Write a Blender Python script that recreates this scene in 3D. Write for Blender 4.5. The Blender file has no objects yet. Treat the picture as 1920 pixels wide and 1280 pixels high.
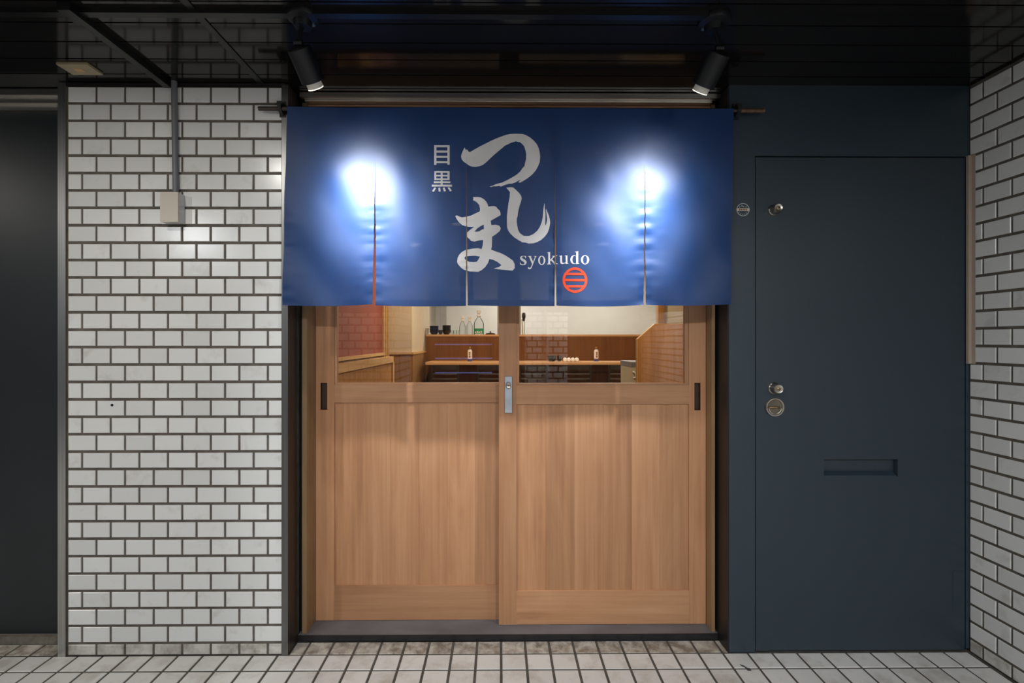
import bpy, bmesh, math, random
from mathutils import Vector, Matrix, noise as MN
random.seed(7)
S = bpy.context.scene
COL = S.collection
# ------------------------------------------------------------------ camera, world, exposure
F, CX, CY, YAW = 960.0, 944.5, 638.0, math.radians(0.45)
CAM = Vector((0, -2.073, 1.268))
cam = bpy.data.cameras.new('camera'); co = bpy.data.objects.new('camera', cam); COL.objects.link(co)
co.location = CAM; co.rotation_euler = (math.pi/2, 0, -YAW)
cam.sensor_width = 36; cam.lens = F/1920*36
cam.shift_x = (960-CX)/1920; cam.shift_y = (CY-640)/1920
cam.clip_start = 0.02
S.camera = co
w = bpy.data.worlds.new('world'); S.world = w; w.use_nodes = True
w.node_tree.nodes['Background'].inputs[0].default_value = (0.75, 0.85, 1.0, 1)
w.node_tree.nodes['Background'].inputs[1].default_value = 0.05
S.view_settings.view_transform = 'Standard'; S.view_settings.look = 'None'
S.view_settings.gamma = 1.0; S.view_settings.use_curve_mapping = False
S.view_settings.exposure = 0.22
# lamps of the place and an added fill row (positions used by the fixtures further down)
PASSAGE_ROW1 = dict(xs=(-3.4, -1.3), y=-1.1, watt=9.5)
PASSAGE_FILL = dict(xs=(-3.0, -0.9, 1.1), y=-3.0, watt=52.0)  # added fill row behind the camera, evens out the light on the facade
SPOT_WATT = 165.0
SHOP_LAMPS = [((0.75, 0.72), 20.0), ((-0.45, 3.55), 26.0), ((1.1, 3.55), 26.0), ((0.2, 5.9), 24.0), ((1.8, 5.9), 20.0)]

def W(px, py, Y):
    """photo pixel -> (X, Z) on the plane at distance Y"""
    u = (px-CX)/F; v = (CY-py)/F
    dx = math.cos(YAW)*u + math.sin(YAW); dy = -math.sin(YAW)*u + math.cos(YAW)
    t = (Y-CAM.y)/dy
    return CAM.x + t*dx, CAM.z + t*v
def WX(px, Y): return W(px, 638, Y)[0]
def WZ(py, Y, px=937): return W(px, py, Y)[1]

# ------------------------------------------------------------------ materials
def nmat(name):
    m = bpy.data.materials.new(name); m.use_nodes = True
    nt = m.node_tree; return m, nt, nt.nodes['Principled BSDF']
def ramp(nt, stops):
    r = nt.nodes.new('ShaderNodeValToRGB'); e = r.color_ramp.elements
    while len(e) < len(stops): e.new(0.5)
    for i, (p, c) in enumerate(stops): e[i].position = p; e[i].color = (*c, 1)
    return r
def mapped(nt, scale, rnd=0.0, loc=(0, 0, 0)):
    tc = nt.nodes.new('ShaderNodeTexCoord'); mp = nt.nodes.new('ShaderNodeMapping')
    mp.inputs['Scale'].default_value = scale; mp.inputs['Location'].default_value = loc
    if rnd:
        oi = nt.nodes.new('ShaderNodeObjectInfo'); mu = nt.nodes.new('ShaderNodeVectorMath'); mu.operation = 'SCALE'
        cmb = nt.nodes.new('ShaderNodeCombineXYZ')
        for k in range(3): nt.links.new(oi.outputs['Random'], cmb.inputs[k])
        nt.links.new(cmb.outputs[0], mu.inputs[0]); mu.inputs['Scale'].default_value = rnd
        ad = nt.nodes.new('ShaderNodeVectorMath'); ad.operation = 'ADD'
        nt.links.new(tc.outputs['Object'], ad.inputs[0]); nt.links.new(mu.outputs[0], ad.inputs[1])
        nt.links.new(ad.outputs[0], mp.inputs['Vector'])
    else: nt.links.new(tc.outputs['Object'], mp.inputs['Vector'])
    return mp
def noise(nt, mp, scale=1, detail=4, rough=0.55, dist=0.0):
    n = nt.nodes.new('ShaderNodeTexNoise'); n.inputs['Scale'].default_value = scale
    n.inputs['Detail'].default_value = detail; n.inputs['Roughness'].default_value = rough; n.inputs['Distortion'].default_value = dist
    nt.links.new(mp.outputs[0], n.inputs['Vector']); return n
def bump(nt, p, h, strength=0.2, dist=0.002):
    b = nt.nodes.new('ShaderNodeBump'); b.inputs['Strength'].default_value = strength; b.inputs['Distance'].default_value = dist
    nt.links.new(h, b.inputs['Height']); nt.links.new(b.outputs[0], p.inputs['Normal'])
def plain(name, c, rough=0.5, metal=0.0, var=0.12, scale=(6, 6, 6), spec=0.5, bmp=0.0, emit=None):
    m, nt, p = nmat(name)
    n = noise(nt, mapped(nt, scale), 1, 5)
    r = ramp(nt, [(0.3, tuple(x*(1-var) for x in c)), (0.7, tuple(min(1, x*(1+var)) for x in c))])
    nt.links.new(n.outputs['Fac'], r.inputs[0]); nt.links.new(r.outputs[0], p.inputs['Base Color'])
    p.inputs['Roughness'].default_value = rough; p.inputs['Metallic'].default_value = metal
    p.inputs['Specular IOR Level'].default_value = spec
    if bmp: bump(nt, p, n.outputs['Fac'], bmp)
    if emit:
        p.inputs['Emission Color'].default_value = (*emit[0], 1); p.inputs['Emission Strength'].default_value = emit[1]
    return m
def wood(name, a, b, c, grain='z', rough=0.5, rnd=3.0, fine=60):
    m, nt, p = nmat(name)
    g = {'z': (fine, fine, 1.1), 'x': (1.1, fine, fine), 'y': (fine, 1.1, fine)}[grain]
    n = noise(nt, mapped(nt, g, rnd), 1, 6, 0.6, 0.5)
    g2 = {'z': (9, 9, 1.3), 'x': (1.3, 9, 9), 'y': (9, 1.3, 9)}[grain]
    n2 = noise(nt, mapped(nt, g2, rnd*1.7), 1, 4, 0.6, 0.8)
    mx = nt.nodes.new('ShaderNodeMix'); mx.inputs[0].default_value = 0.6
    nt.links.new(n.outputs['Fac'], mx.inputs[2]); nt.links.new(n2.outputs['Fac'], mx.inputs[3])
    r = ramp(nt, [(0.36, a), (0.5, b), (0.66, c)])
    nt.links.new(mx.outputs[0], r.inputs[0])
    oi = nt.nodes.new('ShaderNodeObjectInfo'); mr = nt.nodes.new('ShaderNodeMapRange')
    mr.inputs['To Min'].default_value = 0.9; mr.inputs['To Max'].default_value = 1.1
    nt.links.new(oi.outputs['Random'], mr.inputs[0])
    hs = nt.nodes.new('ShaderNodeHueSaturation'); nt.links.new(mr.outputs[0], hs.inputs['Value']); nt.links.new(r.outputs[0], hs.inputs['Color'])
    nt.links.new(hs.outputs[0], p.inputs['Base Color'])
    p.inputs['Roughness'].default_value = rough; p.inputs['Specular IOR Level'].default_value = 0.35
    bump(nt, p, n.outputs['Fac'], 0.12, 0.001)
    return m
def tilemat(name, base, dirt, dirt_lo, dirt_hi, rough=0.25, var=0.07, stain_scale=9):
    m, nt, p = nmat(name)
    n = noise(nt, mapped(nt, (stain_scale,)*3, 37.0), 1, 7, 0.65, 0.3)
    r = ramp(nt, [(dirt_lo, dirt), (dirt_hi, base)])
    nt.links.new(n.outputs['Fac'], r.inputs[0])
    oi = nt.nodes.new('ShaderNodeObjectInfo'); mr = nt.nodes.new('ShaderNodeMapRange')
    mr.inputs['To Min'].default_value = 1-var; mr.inputs['To Max'].default_value = 1+var
    nt.links.new(oi.outputs['Random'], mr.inputs[0])
    hs = nt.nodes.new('ShaderNodeHueSaturation'); nt.links.new(mr.outputs[0], hs.inputs['Value']); nt.links.new(r.outputs[0], hs.inputs['Color'])
    nt.links.new(hs.outputs[0], p.inputs['Base Color'])
    p.inputs['Roughness'].default_value = rough
    n3 = noise(nt, mapped(nt, (14, 14, 14), 11.0), 1, 3)
    bump(nt, p, n3.outputs['Fac'], 0.06, 0.004)
    return m
def brushed(name, c, rough=0.28, axis='z'):
    m, nt, p = nmat(name)
    sc = {'z': (220, 220, 1.5), 'x': (1.5, 220, 220)}[axis]
    n = noise(nt, mapped(nt, sc), 1, 3)
    r = ramp(nt, [(0.3, tuple(x*0.75 for x in c)), (0.7, c)])
    nt.links.new(n.outputs['Fac'], r.inputs[0]); nt.links.new(r.outputs[0], p.inputs['Base Color'])
    p.inputs['Metallic'].default_value = 1; p.inputs['Roughness'].default_value = rough
    return m
def clothmat(name, c, trans, see, rough=0.5, spec=0.5, refl=None):
    m, nt, p = nmat(name)
    mp = mapped(nt, (900, 900, 900)); n = noise(nt, mp, 1, 2)
    n2 = noise(nt, mapped(nt, (5, 5, 5)), 1, 3)
    r = ramp(nt, [(0.3, tuple(x*0.85 for x in c)), (0.7, tuple(min(1, x*1.12) for x in c))])
    nt.links.new(n2.outputs['Fac'], r.inputs[0]); nt.links.new(r.outputs[0], p.inputs['Base Color'])
    p.inputs['Roughness'].default_value = rough; p.inputs['Specular IOR Level'].default_value = spec
    bump(nt, p, n.outputs['Fac'], 0.15, 0.0006)
    tl = nt.nodes.new('ShaderNodeBsdfTranslucent'); tl.inputs[0].default_value = (*(refl or c), 1)
    tp = nt.nodes.new('ShaderNodeBsdfTransparent')
    m1 = nt.nodes.new('ShaderNodeMixShader'); m1.inputs[0].default_value = trans
    m2 = nt.nodes.new('ShaderNodeMixShader'); m2.inputs[0].default_value = see
    nt.links.new(p.outputs[0], m1.inputs[1]); nt.links.new(tl.outputs[0], m1.inputs[2])
    nt.links.new(m1.outputs[0], m2.inputs[1]); nt.links.new(tp.outputs[0], m2.inputs[2])
    nt.links.new(m2.outputs[0], nt.nodes['Material Output'].inputs[0])
    return m
def panemat(name, tint=(1, 1, 1), ior=1.5):
    m, nt, p = nmat(name); nt.nodes.remove(p)
    g = nt.nodes.new('ShaderNodeBsdfGlossy'); g.inputs['Roughness'].default_value = 0.0
    t = nt.nodes.new('ShaderNodeBsdfTransparent'); t.inputs[0].default_value = (*tint, 1)
    f = nt.nodes.new('ShaderNodeFresnel'); f.inputs[0].default_value = ior
    mx = nt.nodes.new('ShaderNodeMixShader'); nt.links.new(f.outputs[0], mx.inputs[0])
    nt.links.new(t.outputs[0], mx.inputs[1]); nt.links.new(g.outputs[0], mx.inputs[2])
    nt.links.new(mx.outputs[0], nt.nodes['Material Output'].inputs[0]); return m
def brickmat(name, tilec, grout, wdt, hgt, plane='xz'):
    m, nt, p = nmat(name)
    tc = nt.nodes.new('ShaderNodeTexCoord'); sp = nt.nodes.new('ShaderNodeSeparateXYZ'); cb = nt.nodes.new('ShaderNodeCombineXYZ')
    nt.links.new(tc.outputs['Object'], sp.inputs[0])
    ad = nt.nodes.new('ShaderNodeMath'); ad.operation = 'ADD'
    nt.links.new(sp.outputs[0], ad.inputs[0]); nt.links.new(sp.outputs[1], ad.inputs[1])
    nt.links.new(ad.outputs[0], cb.inputs[0]); nt.links.new(sp.outputs[2], cb.inputs[1])
    b = nt.nodes.new('ShaderNodeTexBrick'); nt.links.new(cb.outputs[0], b.inputs['Vector'])
    b.inputs['Color1'].default_value = (*tilec, 1); b.inputs['Color2'].default_value = (*[x*0.92 for x in tilec], 1); b.inputs['Mortar'].default_value = (*grout, 1)
    b.inputs['Scale'].default_value = 1; b.inputs['Brick Width'].default_value = wdt; b.inputs['Row Height'].default_value = hgt; b.inputs['Mortar Size'].default_value = 0.008
    nt.links.new(b.outputs['Color'], p.inputs['Base Color']); p.inputs['Roughness'].default_value = 0.3
    return m

M = {}
M['wtile'] = tilemat('white_glazed_tile', (0.68, 0.68, 0.66), (0.54, 0.52, 0.48), 0.22, 0.42, 0.22)
M['wtile_base'] = tilemat('white_glazed_tile_soiled', (0.6, 0.585, 0.54), (0.27, 0.24, 0.2), 0.36, 0.6, 0.3)
M['grout'] = plain('dark_grout', (0.105, 0.09, 0.072), 0.9, var=0.3, scale=(20, 20, 20))
M['ftile'] = tilemat('floor_tile_glaze', (0.64, 0.62, 0.585), (0.48, 0.44, 0.39), 0.32, 0.52, 0.35, 0.05)
M['ftile_dirty'] = tilemat('floor_tile_trodden', (0.5, 0.455, 0.39), (0.2, 0.16, 0.125), 0.38, 0.62, 0.5, 0.08, 22)
M['fgrout'] = plain('floor_grout', (0.075, 0.064, 0.053), 0.9, var=0.3, scale=(20, 20, 20))
M['navy'] = plain('navy_paint', (0.0235, 0.0385, 0.052), 0.36, var=0.05, scale=(3, 3, 3), bmp=0.03)
M['navy_door'] = plain('navy_door_paint', (0.0225, 0.035, 0.0465), 0.4, var=0.05, scale=(2, 2, 2), bmp=0.03)
M['black_panel'] = plain('black_panel_paint', (0.012, 0.0145, 0.017), 0.4, var=0.15, scale=(3, 3, 3), bmp=0.02)
M['gap'] = plain('gap_shadow_black', (0.006, 0.006, 0.006), 0.8)  # near-black carries the shade inside gaps, key slots and the screw hole
M['steel'] = brushed('stainless_trim', (0.6, 0.59, 0.57), 0.3, 'z')
M['steel_dull'] = brushed('dull_steel_trim', (0.22, 0.22, 0.22), 0.36, 'z')
M['steel_x'] = brushed('stainless_bar', (0.75, 0.71, 0.64), 0.3, 'x')
M['bronze'] = plain('bronze_metal_lining', (0.05, 0.04, 0.033), 0.38, 0.5, 0.2, (3, 3, 1))
M['bronze_dark'] = plain('dark_metal_lining', (0.02, 0.017, 0.017), 0.4, 0.3, 0.2, (3, 3, 1))
M['nickel'] = plain('worn_nickel', (0.5, 0.46, 0.4), 0.28, 1.0, 0.15, (30, 30, 30))
M['nickel_dark'] = plain('tarnished_brass', (0.3, 0.21, 0.12), 0.4, 1.0, 0.2, (30, 30, 30))
M['silver'] = plain('satin_aluminium', (0.52, 0.57, 0.63), 0.35, 0.85, 0.05, (30, 30, 30))
M['ceil'] = plain('gloss_black_ceiling', (0.0075, 0.0065, 0.006), 0.1, var=0.2, scale=(1, 12, 12), spec=0.42, bmp=0.0)
M['ceil_gap'] = plain('ceiling_groove', (0.002, 0.002, 0.002), 0.8)
M['duct'] = plain('black_cable_duct', (0.006, 0.006, 0.006), 0.3, spec=0.5)
M['spot'] = plain('spotlight_black', (0.004, 0.0048, 0.006), 0.45, spec=0.3)
M['spot_ring'] = plain('spotlight_lens_ring', (0.4, 0.38, 0.35), 0.4, emit=((1, 0.93, 0.8), 0.05))
M['spot_rim'] = plain('spotlight_lit_rim', (0.9, 0.88, 0.8), 0.4, emit=((1, 0.93, 0.75), 1.3))  # emission stands in for lamp light caught on the rim
M['spot_glow'] = plain('spotlight_lens', (0.9, 0.9, 0.85), 0.4, emit=((1, 0.95, 0.85), 8.0))
M['beige'] = plain('beige_plastic', (0.5, 0.45, 0.37), 0.35, var=0.04)
M['beige_side'] = plain('grey_plastic_box', (0.52, 0.52, 0.53), 0.4, var=0.04)
M['pipe'] = plain('grey_vinyl_pipe', (0.13, 0.135, 0.145), 0.45, var=0.1)
M['plate'] = plain('yellowed_plate', (0.33, 0.27, 0.17), 0.45, var=0.1)
M['plate_tag'] = plain('plate_window', (0.55, 0.33, 0.16), 0.4)
M['strip'] = plain('beige_metal_strip', (0.38, 0.31, 0.24), 0.4, var=0.08, scale=(8, 8, 2))
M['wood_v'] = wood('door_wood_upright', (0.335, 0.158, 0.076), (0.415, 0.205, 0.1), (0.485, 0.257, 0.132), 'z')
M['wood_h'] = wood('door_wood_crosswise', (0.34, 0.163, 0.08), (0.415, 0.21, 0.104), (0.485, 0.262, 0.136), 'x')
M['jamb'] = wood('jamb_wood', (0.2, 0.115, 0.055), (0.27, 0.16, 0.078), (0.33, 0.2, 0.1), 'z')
M['recess'] = plain('finger_pull_brown', (0.05, 0.018, 0.008), 0.5)
M['sill'] = plain('slate_grey_sill', (0.115, 0.112, 0.118), 0.4, var=0.25, scale=(5, 9, 9))
M['black'] = plain('black_metal', (0.01, 0.01, 0.011), 0.45)
M['kerb'] = plain('grimy_mortar', (0.13, 0.115, 0.09), 0.85, var=0.35, scale=(30, 30, 30), bmp=0.5)
M['noren'] = clothmat('indigo_cloth', (0.002, 0.038, 0.155), 0.30, 0.035, 0.5, 0.62, (0.006, 0.06, 0.22))
M['hem'] = clothmat('indigo_hem', (0.004, 0.05, 0.185), 0.2, 0.01, 0.5, 0.4)
M['print'] = clothmat('white_print', (0.66, 0.64, 0.63), 0.15, 0.0, 0.6, 0.2)
M['print_red'] = clothmat('red_print', (0.75, 0.07, 0.025), 0.2, 0.0, 0.6, 0.2)
M['rod'] = plain('dark_rod', (0.03, 0.019, 0.013), 0.5, var=0.3, scale=(40, 40, 40))
M['rod_end'] = plain('bamboo_rod_end', (0.1, 0.05, 0.022), 0.45, var=0.35, scale=(60, 30, 30))
M['glass'] = panemat('door_glass')
M['bottle'] = panemat('bottle_glass', (0.95, 0.97, 0.96), 1.16)
M['white'] = plain('white_wall', (0.68, 0.66, 0.6), 0.7, var=0.03)
M['cream'] = plain('cream_wall', (0.56, 0.47, 0.33), 0.7, var=0.04)
M['red'] = plain('red_plaster', (0.22, 0.05, 0.028), 0.75, var=0.12, scale=(3, 3, 3))
M['wood_o'] = wood('shop_orange_wood', (0.3, 0.135, 0.035), (0.37, 0.175, 0.05), (0.45, 0.225, 0.07), 'z', 0.45)
M['wood_d'] = wood('shop_red_brown_wood', (0.13, 0.048, 0.011), (0.17, 0.066, 0.016), (0.21, 0.085, 0.022), 'z', 0.45)
M['wood_l'] = wood('shop_pale_wood', (0.5, 0.3, 0.12), (0.58, 0.36, 0.155), (0.65, 0.42, 0.19), 'y', 0.5)
M['wood_lx'] = wood('shop_pale_counter', (0.45, 0.25, 0.11), (0.55, 0.31, 0.14), (0.62, 0.37, 0.17), 'x', 0.5)
M['wood_b'] = wood('shop_wainscot_wood', (0.2, 0.1, 0.035), (0.26, 0.135, 0.05), (0.32, 0.17, 0.065), 'z', 0.5)
M['chair_slat'] = plain('highlit_lacquer', (0.075, 0.062, 0.052), 0.28)  # same lacquer as the frame, lightened to paint highlights on the thin slats
M['chair'] = plain('black_lacquer', (0.03, 0.026, 0.024), 0.25)
M['inner_floor'] = plain('shop_floor', (0.1, 0.08, 0.065), 0.5, var=0.2)
M['inner_ceil'] = plain('shop_ceiling', (0.5, 0.46, 0.4), 0.8)
M['bowl_blue'] = plain('dark_blue_glaze', (0.012, 0.022, 0.06), 0.2, var=0.3, scale=(60, 60, 60))
M['bowl_black'] = plain('black_speckled_glaze', (0.012, 0.013, 0.014), 0.25, var=0.5, scale=(80, 80, 80))
M['green'] = plain('green_label', (0.02, 0.28, 0.13), 0.4)
M['cap_white'] = plain('white_plastic', (0.8, 0.8, 0.78), 0.4, var=0.02)
M['towel'] = plain('white_towel', (0.82, 0.8, 0.78), 0.9, var=0.03, bmp=0.3, scale=(90, 90, 90))
M['label'] = plain('pinkish_label', (0.75, 0.66, 0.62), 0.5, var=0.02)
M['label_blue'] = plain('blue_bottle_base', (0.06, 0.07, 0.22), 0.35)
M['ink'] = plain('brown_ink', (0.15, 0.06, 0.03), 0.6)
M['gold'] = plain('gold_cap', (0.5, 0.3, 0.06), 0.35, 0.6)
M['grey'] = plain('light_grey_metal', (0.42, 0.41, 0.38), 0.45, 0.3)
M['cabinet'] = plain('cream_metal', (0.55, 0.5, 0.36), 0.4)
M['cabinet_top'] = plain('grey_top', (0.2, 0.2, 0.21), 0.5)
M['grip_green'] = plain('green_grip', (0.1, 0.35, 0.25), 0.5)
M['stick'] = plain('pale_stick', (0.55, 0.43, 0.24), 0.6)
M['passage'] = plain('dark_passage_wall', (0.02, 0.02, 0.022), 0.7)
M['pillar'] = brickmat('tiled_pillar', (0.7, 0.68, 0.66), (0.03, 0.027, 0.025), 0.1163, 0.0703)
M['lamp'] = plain('downlight_lens', (0.9, 0.9, 0.88), 0.5, emit=((1, 0.97, 0.92), 1.5))
M['lamp_warm'] = plain('shop_lamp_lens', (0.9, 0.85, 0.75), 0.5, emit=((1, 0.8, 0.55), 1.2))
M['strip_blue'] = plain('blue_light_strip', (0.1, 0.12, 0.3), 0.4, emit=((0.35, 0.4, 1.0), 1.6))
M['sticker'] = plain('sticker_silver', (0.5, 0.5, 0.47), 0.4, 0.2)
M['sticker_band'] = plain('sticker_cream', (0.62, 0.52, 0.4), 0.5)
M['sticker_blue'] = plain('sticker_navy', (0.012, 0.02, 0.05), 0.5)
M['sticker_ink'] = plain('sticker_ink', (0.16, 0.05, 0.04), 0.6)
M['gum'] = plain('old_gum', (0.05, 0.05, 0.05), 0.8)
M['pane_dark'] = plain('shaded_recess', (0.2, 0.17, 0.14), 0.35, 0.9)  # shade of a hollow cup put into the colour, the disc is nearly flat

# ------------------------------------------------------------------ mesh helpers
ORG = {}
class MB:
    def __init__(s): s.bm = bmesh.new()
    def box(s, x0, x1, y0, y1, z0, z1):
        v = [s.bm.verts.new((x, y, z)) for x in (min(x0, x1), max(x0, x1)) for y in (min(y0, y1), max(y0, y1)) for z in (min(z0, z1), max(z0, z1))]
        for f in ((0, 1, 3, 2), (4, 6, 7, 5), (0, 4, 5, 1), (2, 3, 7, 6), (0, 2, 6, 4), (1, 5, 7, 3)): s.bm.faces.new([v[i] for i in f])
        return s
    def prism(s, pts, axis, a, b):
        """pts 2D polygon extruded along axis ('x': pts are (y,z); 'y': (x,z); 'z': (x,y))"""
        mk = {'x': lambda p, t: (t, p[0], p[1]), 'y': lambda p, t: (p[0], t, p[1]), 'z': lambda p, t: (p[0], p[1], t)}[axis]
        A = [s.bm.verts.new(mk(p, a)) for p in pts]; B = [s.bm.verts.new(mk(p, b)) for p in pts]
        n = len(pts)
        s.bm.faces.new(A); s.bm.faces.new(B[::-1])
        for i in range(n): s.bm.faces.new((A[i], B[i], B[(i+1) % n], A[(i+1) % n]))
        bmesh.ops.recalc_face_normals(s.bm, faces=s.bm.faces[:]); return s
    def lathe(s, prof, o, d=(0, 0, 1), n=28, close=True):
        """prof: list of (r, t) along direction d from o"""
        d = Vector(d).normalized(); o = Vector(o)
        a = d.orthogonal().normalized(); b = d.cross(a)
        rings = []
        for r, t in prof:
            c = o + d*t
            if r < 1e-6: rings.append([s.bm.verts.new(c)])
            else: rings.append([s.bm.verts.new(c + a*(r*math.cos(2*math.pi*k/n)) + b*(r*math.sin(2*math.pi*k/n))) for k in range(n)])
        for p, q in zip(rings, rings[1:]):
            for k in range(n):
                k2 = (k+1) % n
                if len(p) == 1 and len(q) == 1: continue
                if len(p) == 1: s.bm.faces.new((p[0], q[k], q[k2]))
                elif len(q) == 1: s.bm.faces.new((p[k], q[0], p[k2]))
                else: s.bm.faces.new((p[k], q[k], q[k2], p[k2]))
        if close:
            if len(rings[0]) > 1: s.bm.faces.new(rings[0][::-1])
            if len(rings[-1]) > 1: s.bm.faces.new(rings[-1])
        bmesh.ops.recalc_face_normals(s.bm, faces=s.bm.faces[:]); return s
    def tube(s, pts, r, n=10):
        pts = [Vector(p) for p in pts]; rings = []
        up = None
        for i, p in enumerate(pts):
            t = (pts[min(i+1, len(pts)-1)] - pts[max(i-1, 0)]).normalized()
            a = t.orthogonal().normalized() if up is None else (up - t*up.dot(t)).normalized()
            up = a; b = t.cross(a)
            rr = r[i] if isinstance(r, (list, tuple)) else r
            rings.append([s.bm.verts.new(p + a*(rr*math.cos(2*math.pi*k/n)) + b*(rr*math.sin(2*math.pi*k/n))) for k in range(n)])
        for p, q in zip(rings, rings[1:]):
            for k in range(n): s.bm.faces.new((p[k], q[k], q[(k+1) % n], p[(k+1) % n]))
        s.bm.faces.new(rings[0][::-1]); s.bm.faces.new(rings[-1])
        bmesh.ops.recalc_face_normals(s.bm, faces=s.bm.faces[:]); return s
    def build(s, name, mat, parent=None, bevel=0.0, smooth=True, kind=None, seg=1):
        bm = s.bm
        if bevel:
            es = [e for e in bm.edges if len(e.link_faces) == 2 and e.calc_face_angle(0) > 0.6]
            bmesh.ops.bevel(bm, geom=es, offset=bevel, segments=seg, affect='EDGES', clamp_overlap=True)
        if parent is not None: org = ORG[parent.name]
        else:
            c = [v.co for v in bm.verts]
            org = Vector(((min(v.x for v in c)+max(v.x for v in c))/2, (min(v.y for v in c)+max(v.y for v in c))/2, min(v.z for v in c)))
        bm.transform(Matrix.Translation(-org))
        me = bpy.data.meshes.new(name); bm.to_mesh(me); bm.free()
        me.materials.append(M[mat])
        if smooth:
            me.shade_smooth(); me.set_sharp_from_angle(angle=math.radians(32))
        o = bpy.data.objects.new(name, me); COL.objects.link(o)
        if parent is not None: o.parent = parent
        else: o.location = org
        ORG[o.name] = org
        if kind: o['kind'] = kind
        return o
def thing(name, loc, label, cat, group=None, kind=None):
    o = bpy.data.objects.new(name, None); COL.objects.link(o); o.location = loc; o.empty_display_size = 0.05
    ORG[o.name] = Vector(loc); tag(o, label, cat, group, kind); return o
def tag(o, label, cat, group=None, kind=None):
    o['label'] = label; o['category'] = cat
    if group: o['group'] = group
    if kind: o['kind'] = kind
    return o
def dup(root, loc, label=None, rotz=None):
    r = root.copy(); COL.objects.link(r); r.location = loc
    if rotz is not None: r.rotation_euler = (0, 0, rotz)
    if label: r['label'] = label
    for ch in list(root.children):
        c = ch.copy(); COL.objects.link(c); c.parent = r
        for g in list(ch.children):
            d = g.copy(); COL.objects.link(d); d.parent = c
    return r
TM = {}
def tile_mesh(wd, ht, t, mat, ch=0.0016):
    k = (round(wd, 4), round(ht, 4), t, mat)
    if k in TM: return TM[k]
    me = bpy.data.meshes.new('tile'); a, b = wd/2, ht/2
    v = [(-a, 0, -b), (a, 0, -b), (a, 0, b), (-a, 0, b)]
    v += [(x, -t+ch, z) for x, _, z in v[:4]] + [(x-math.copysign(ch, x), -t, z-math.copysign(ch, z)) for x, _, z in v[:4]]
    f = [(8, 9, 10, 11), (0, 3, 2, 1)]
    for i in range(4):
        j = (i+1) % 4; f += [(i, j, j+4, i+4), (i+4, j+4, j+8, i+8)]
    me.from_pydata(v, [], f); me.materials.append(M[mat]); me.update(); TM[k] = me; return me
def put_tile(parent, wd, ht, t, mat, loc, rot=(0, 0, 0), jit=0.0016):
    o = bpy.data.objects.new('tile', tile_mesh(wd, ht, t, mat)); COL.objects.link(o); o.parent = parent
    o.location = Vector(loc) - ORG[parent.name]
    o.rotation_euler = tuple(r + random.uniform(-jit, jit) for r in rot)
    return o

# ------------------------------------------------------------------ main dimensions
CEIL = 2.305
XCL, XCR = WX(127, 0), WX(529, 0)          # tiled column
XT0, XT1 = WX(110.5, 0), WX(541, 0)        # its metal corner trims
XNL, XRW = WX(1367, 0), WX(1818.5, 0)      # navy wall, right tiled wall
YS = 0.088                                 # front of the threshold
# ------------------------------------------------------------------ floor
fl = MB().box(-5.2, XRW+0.3, -4.7, 0.3, -0.08, -0.003).build('floor', 'fgrout', smooth=False, kind='structure')
tag(fl, 'passage floor of square white tiles with dark joints', 'floor')
FT = 0.1
def floor_cell(i, j):
    x0, x1 = 0.006+FT*i+0.0048, 0.006+FT*(i+1)-0.0048
    y0, y1 = -FT*(j+1)+0.0048, -FT*j-0.0048
    return x0, x1, y0, y1
stuff = MB()
for j in range(-1, 47):
    for i in range(-52, 20):
        x0, x1, y0, y1 = floor_cell(i, j)
        x1 = min(x1, XRW-0.012)
        if x1-x0 < 0.012: continue
        if j == -1:
            y1 = min(y1, YS-0.004)
            if x1 < XT0: y1 = min(y1, 0.076)
            elif x0 < XT1 or x1 > XNL:
                if x0 < XT1 < x1: x0 = XT1+0.004
                elif x0 < XNL < x1: x1 = XNL-0.004
                else: continue
            if x1-x0 < 0.012: continue
        if j <= 3 and -23 <= i:
            mat = 'ftile_dirty' if j == -1 else 'ftile'
            put_tile(fl, x1-x0, y1-y0, 0.006, mat, ((x0+x1)/2, (y0+y1)/2, -0.006), (-math.pi/2, 0, 0), 0.002)
        else:
            stuff.box(x0, x1, y0, y1, -0.006, 0.0)
stuff.build('tile_field', 'ftile', fl, smooth=False, kind='stuff')
# ------------------------------------------------------------------ ceiling
ce = MB().box(-5.2, XRW+0.3, -4.7, 0.2, CEIL+0.008, CEIL+0.1).build('ceiling', 'ceil_gap', smooth=False, kind='structure')
tag(ce, 'glossy black plank ceiling over the entrance', 'ceiling')
k = 0; y = 0.148
pm = None
while y > -4.6:
    y0 = y-0.108
    if pm is None:
        o = MB().box(-5.2, XRW, y0+0.003, y-0.003, CEIL, CEIL+0.012).build('plank', 'ceil', ce, bevel=0.0012, smooth=False); pm = o; py0 = y
    else:
        o = pm.copy(); COL.objects.link(o); o.parent = ce; o.location = (0, y-py0, 0)
    o.rotation_euler = (0, 0, 0)
    y = y0
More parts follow.
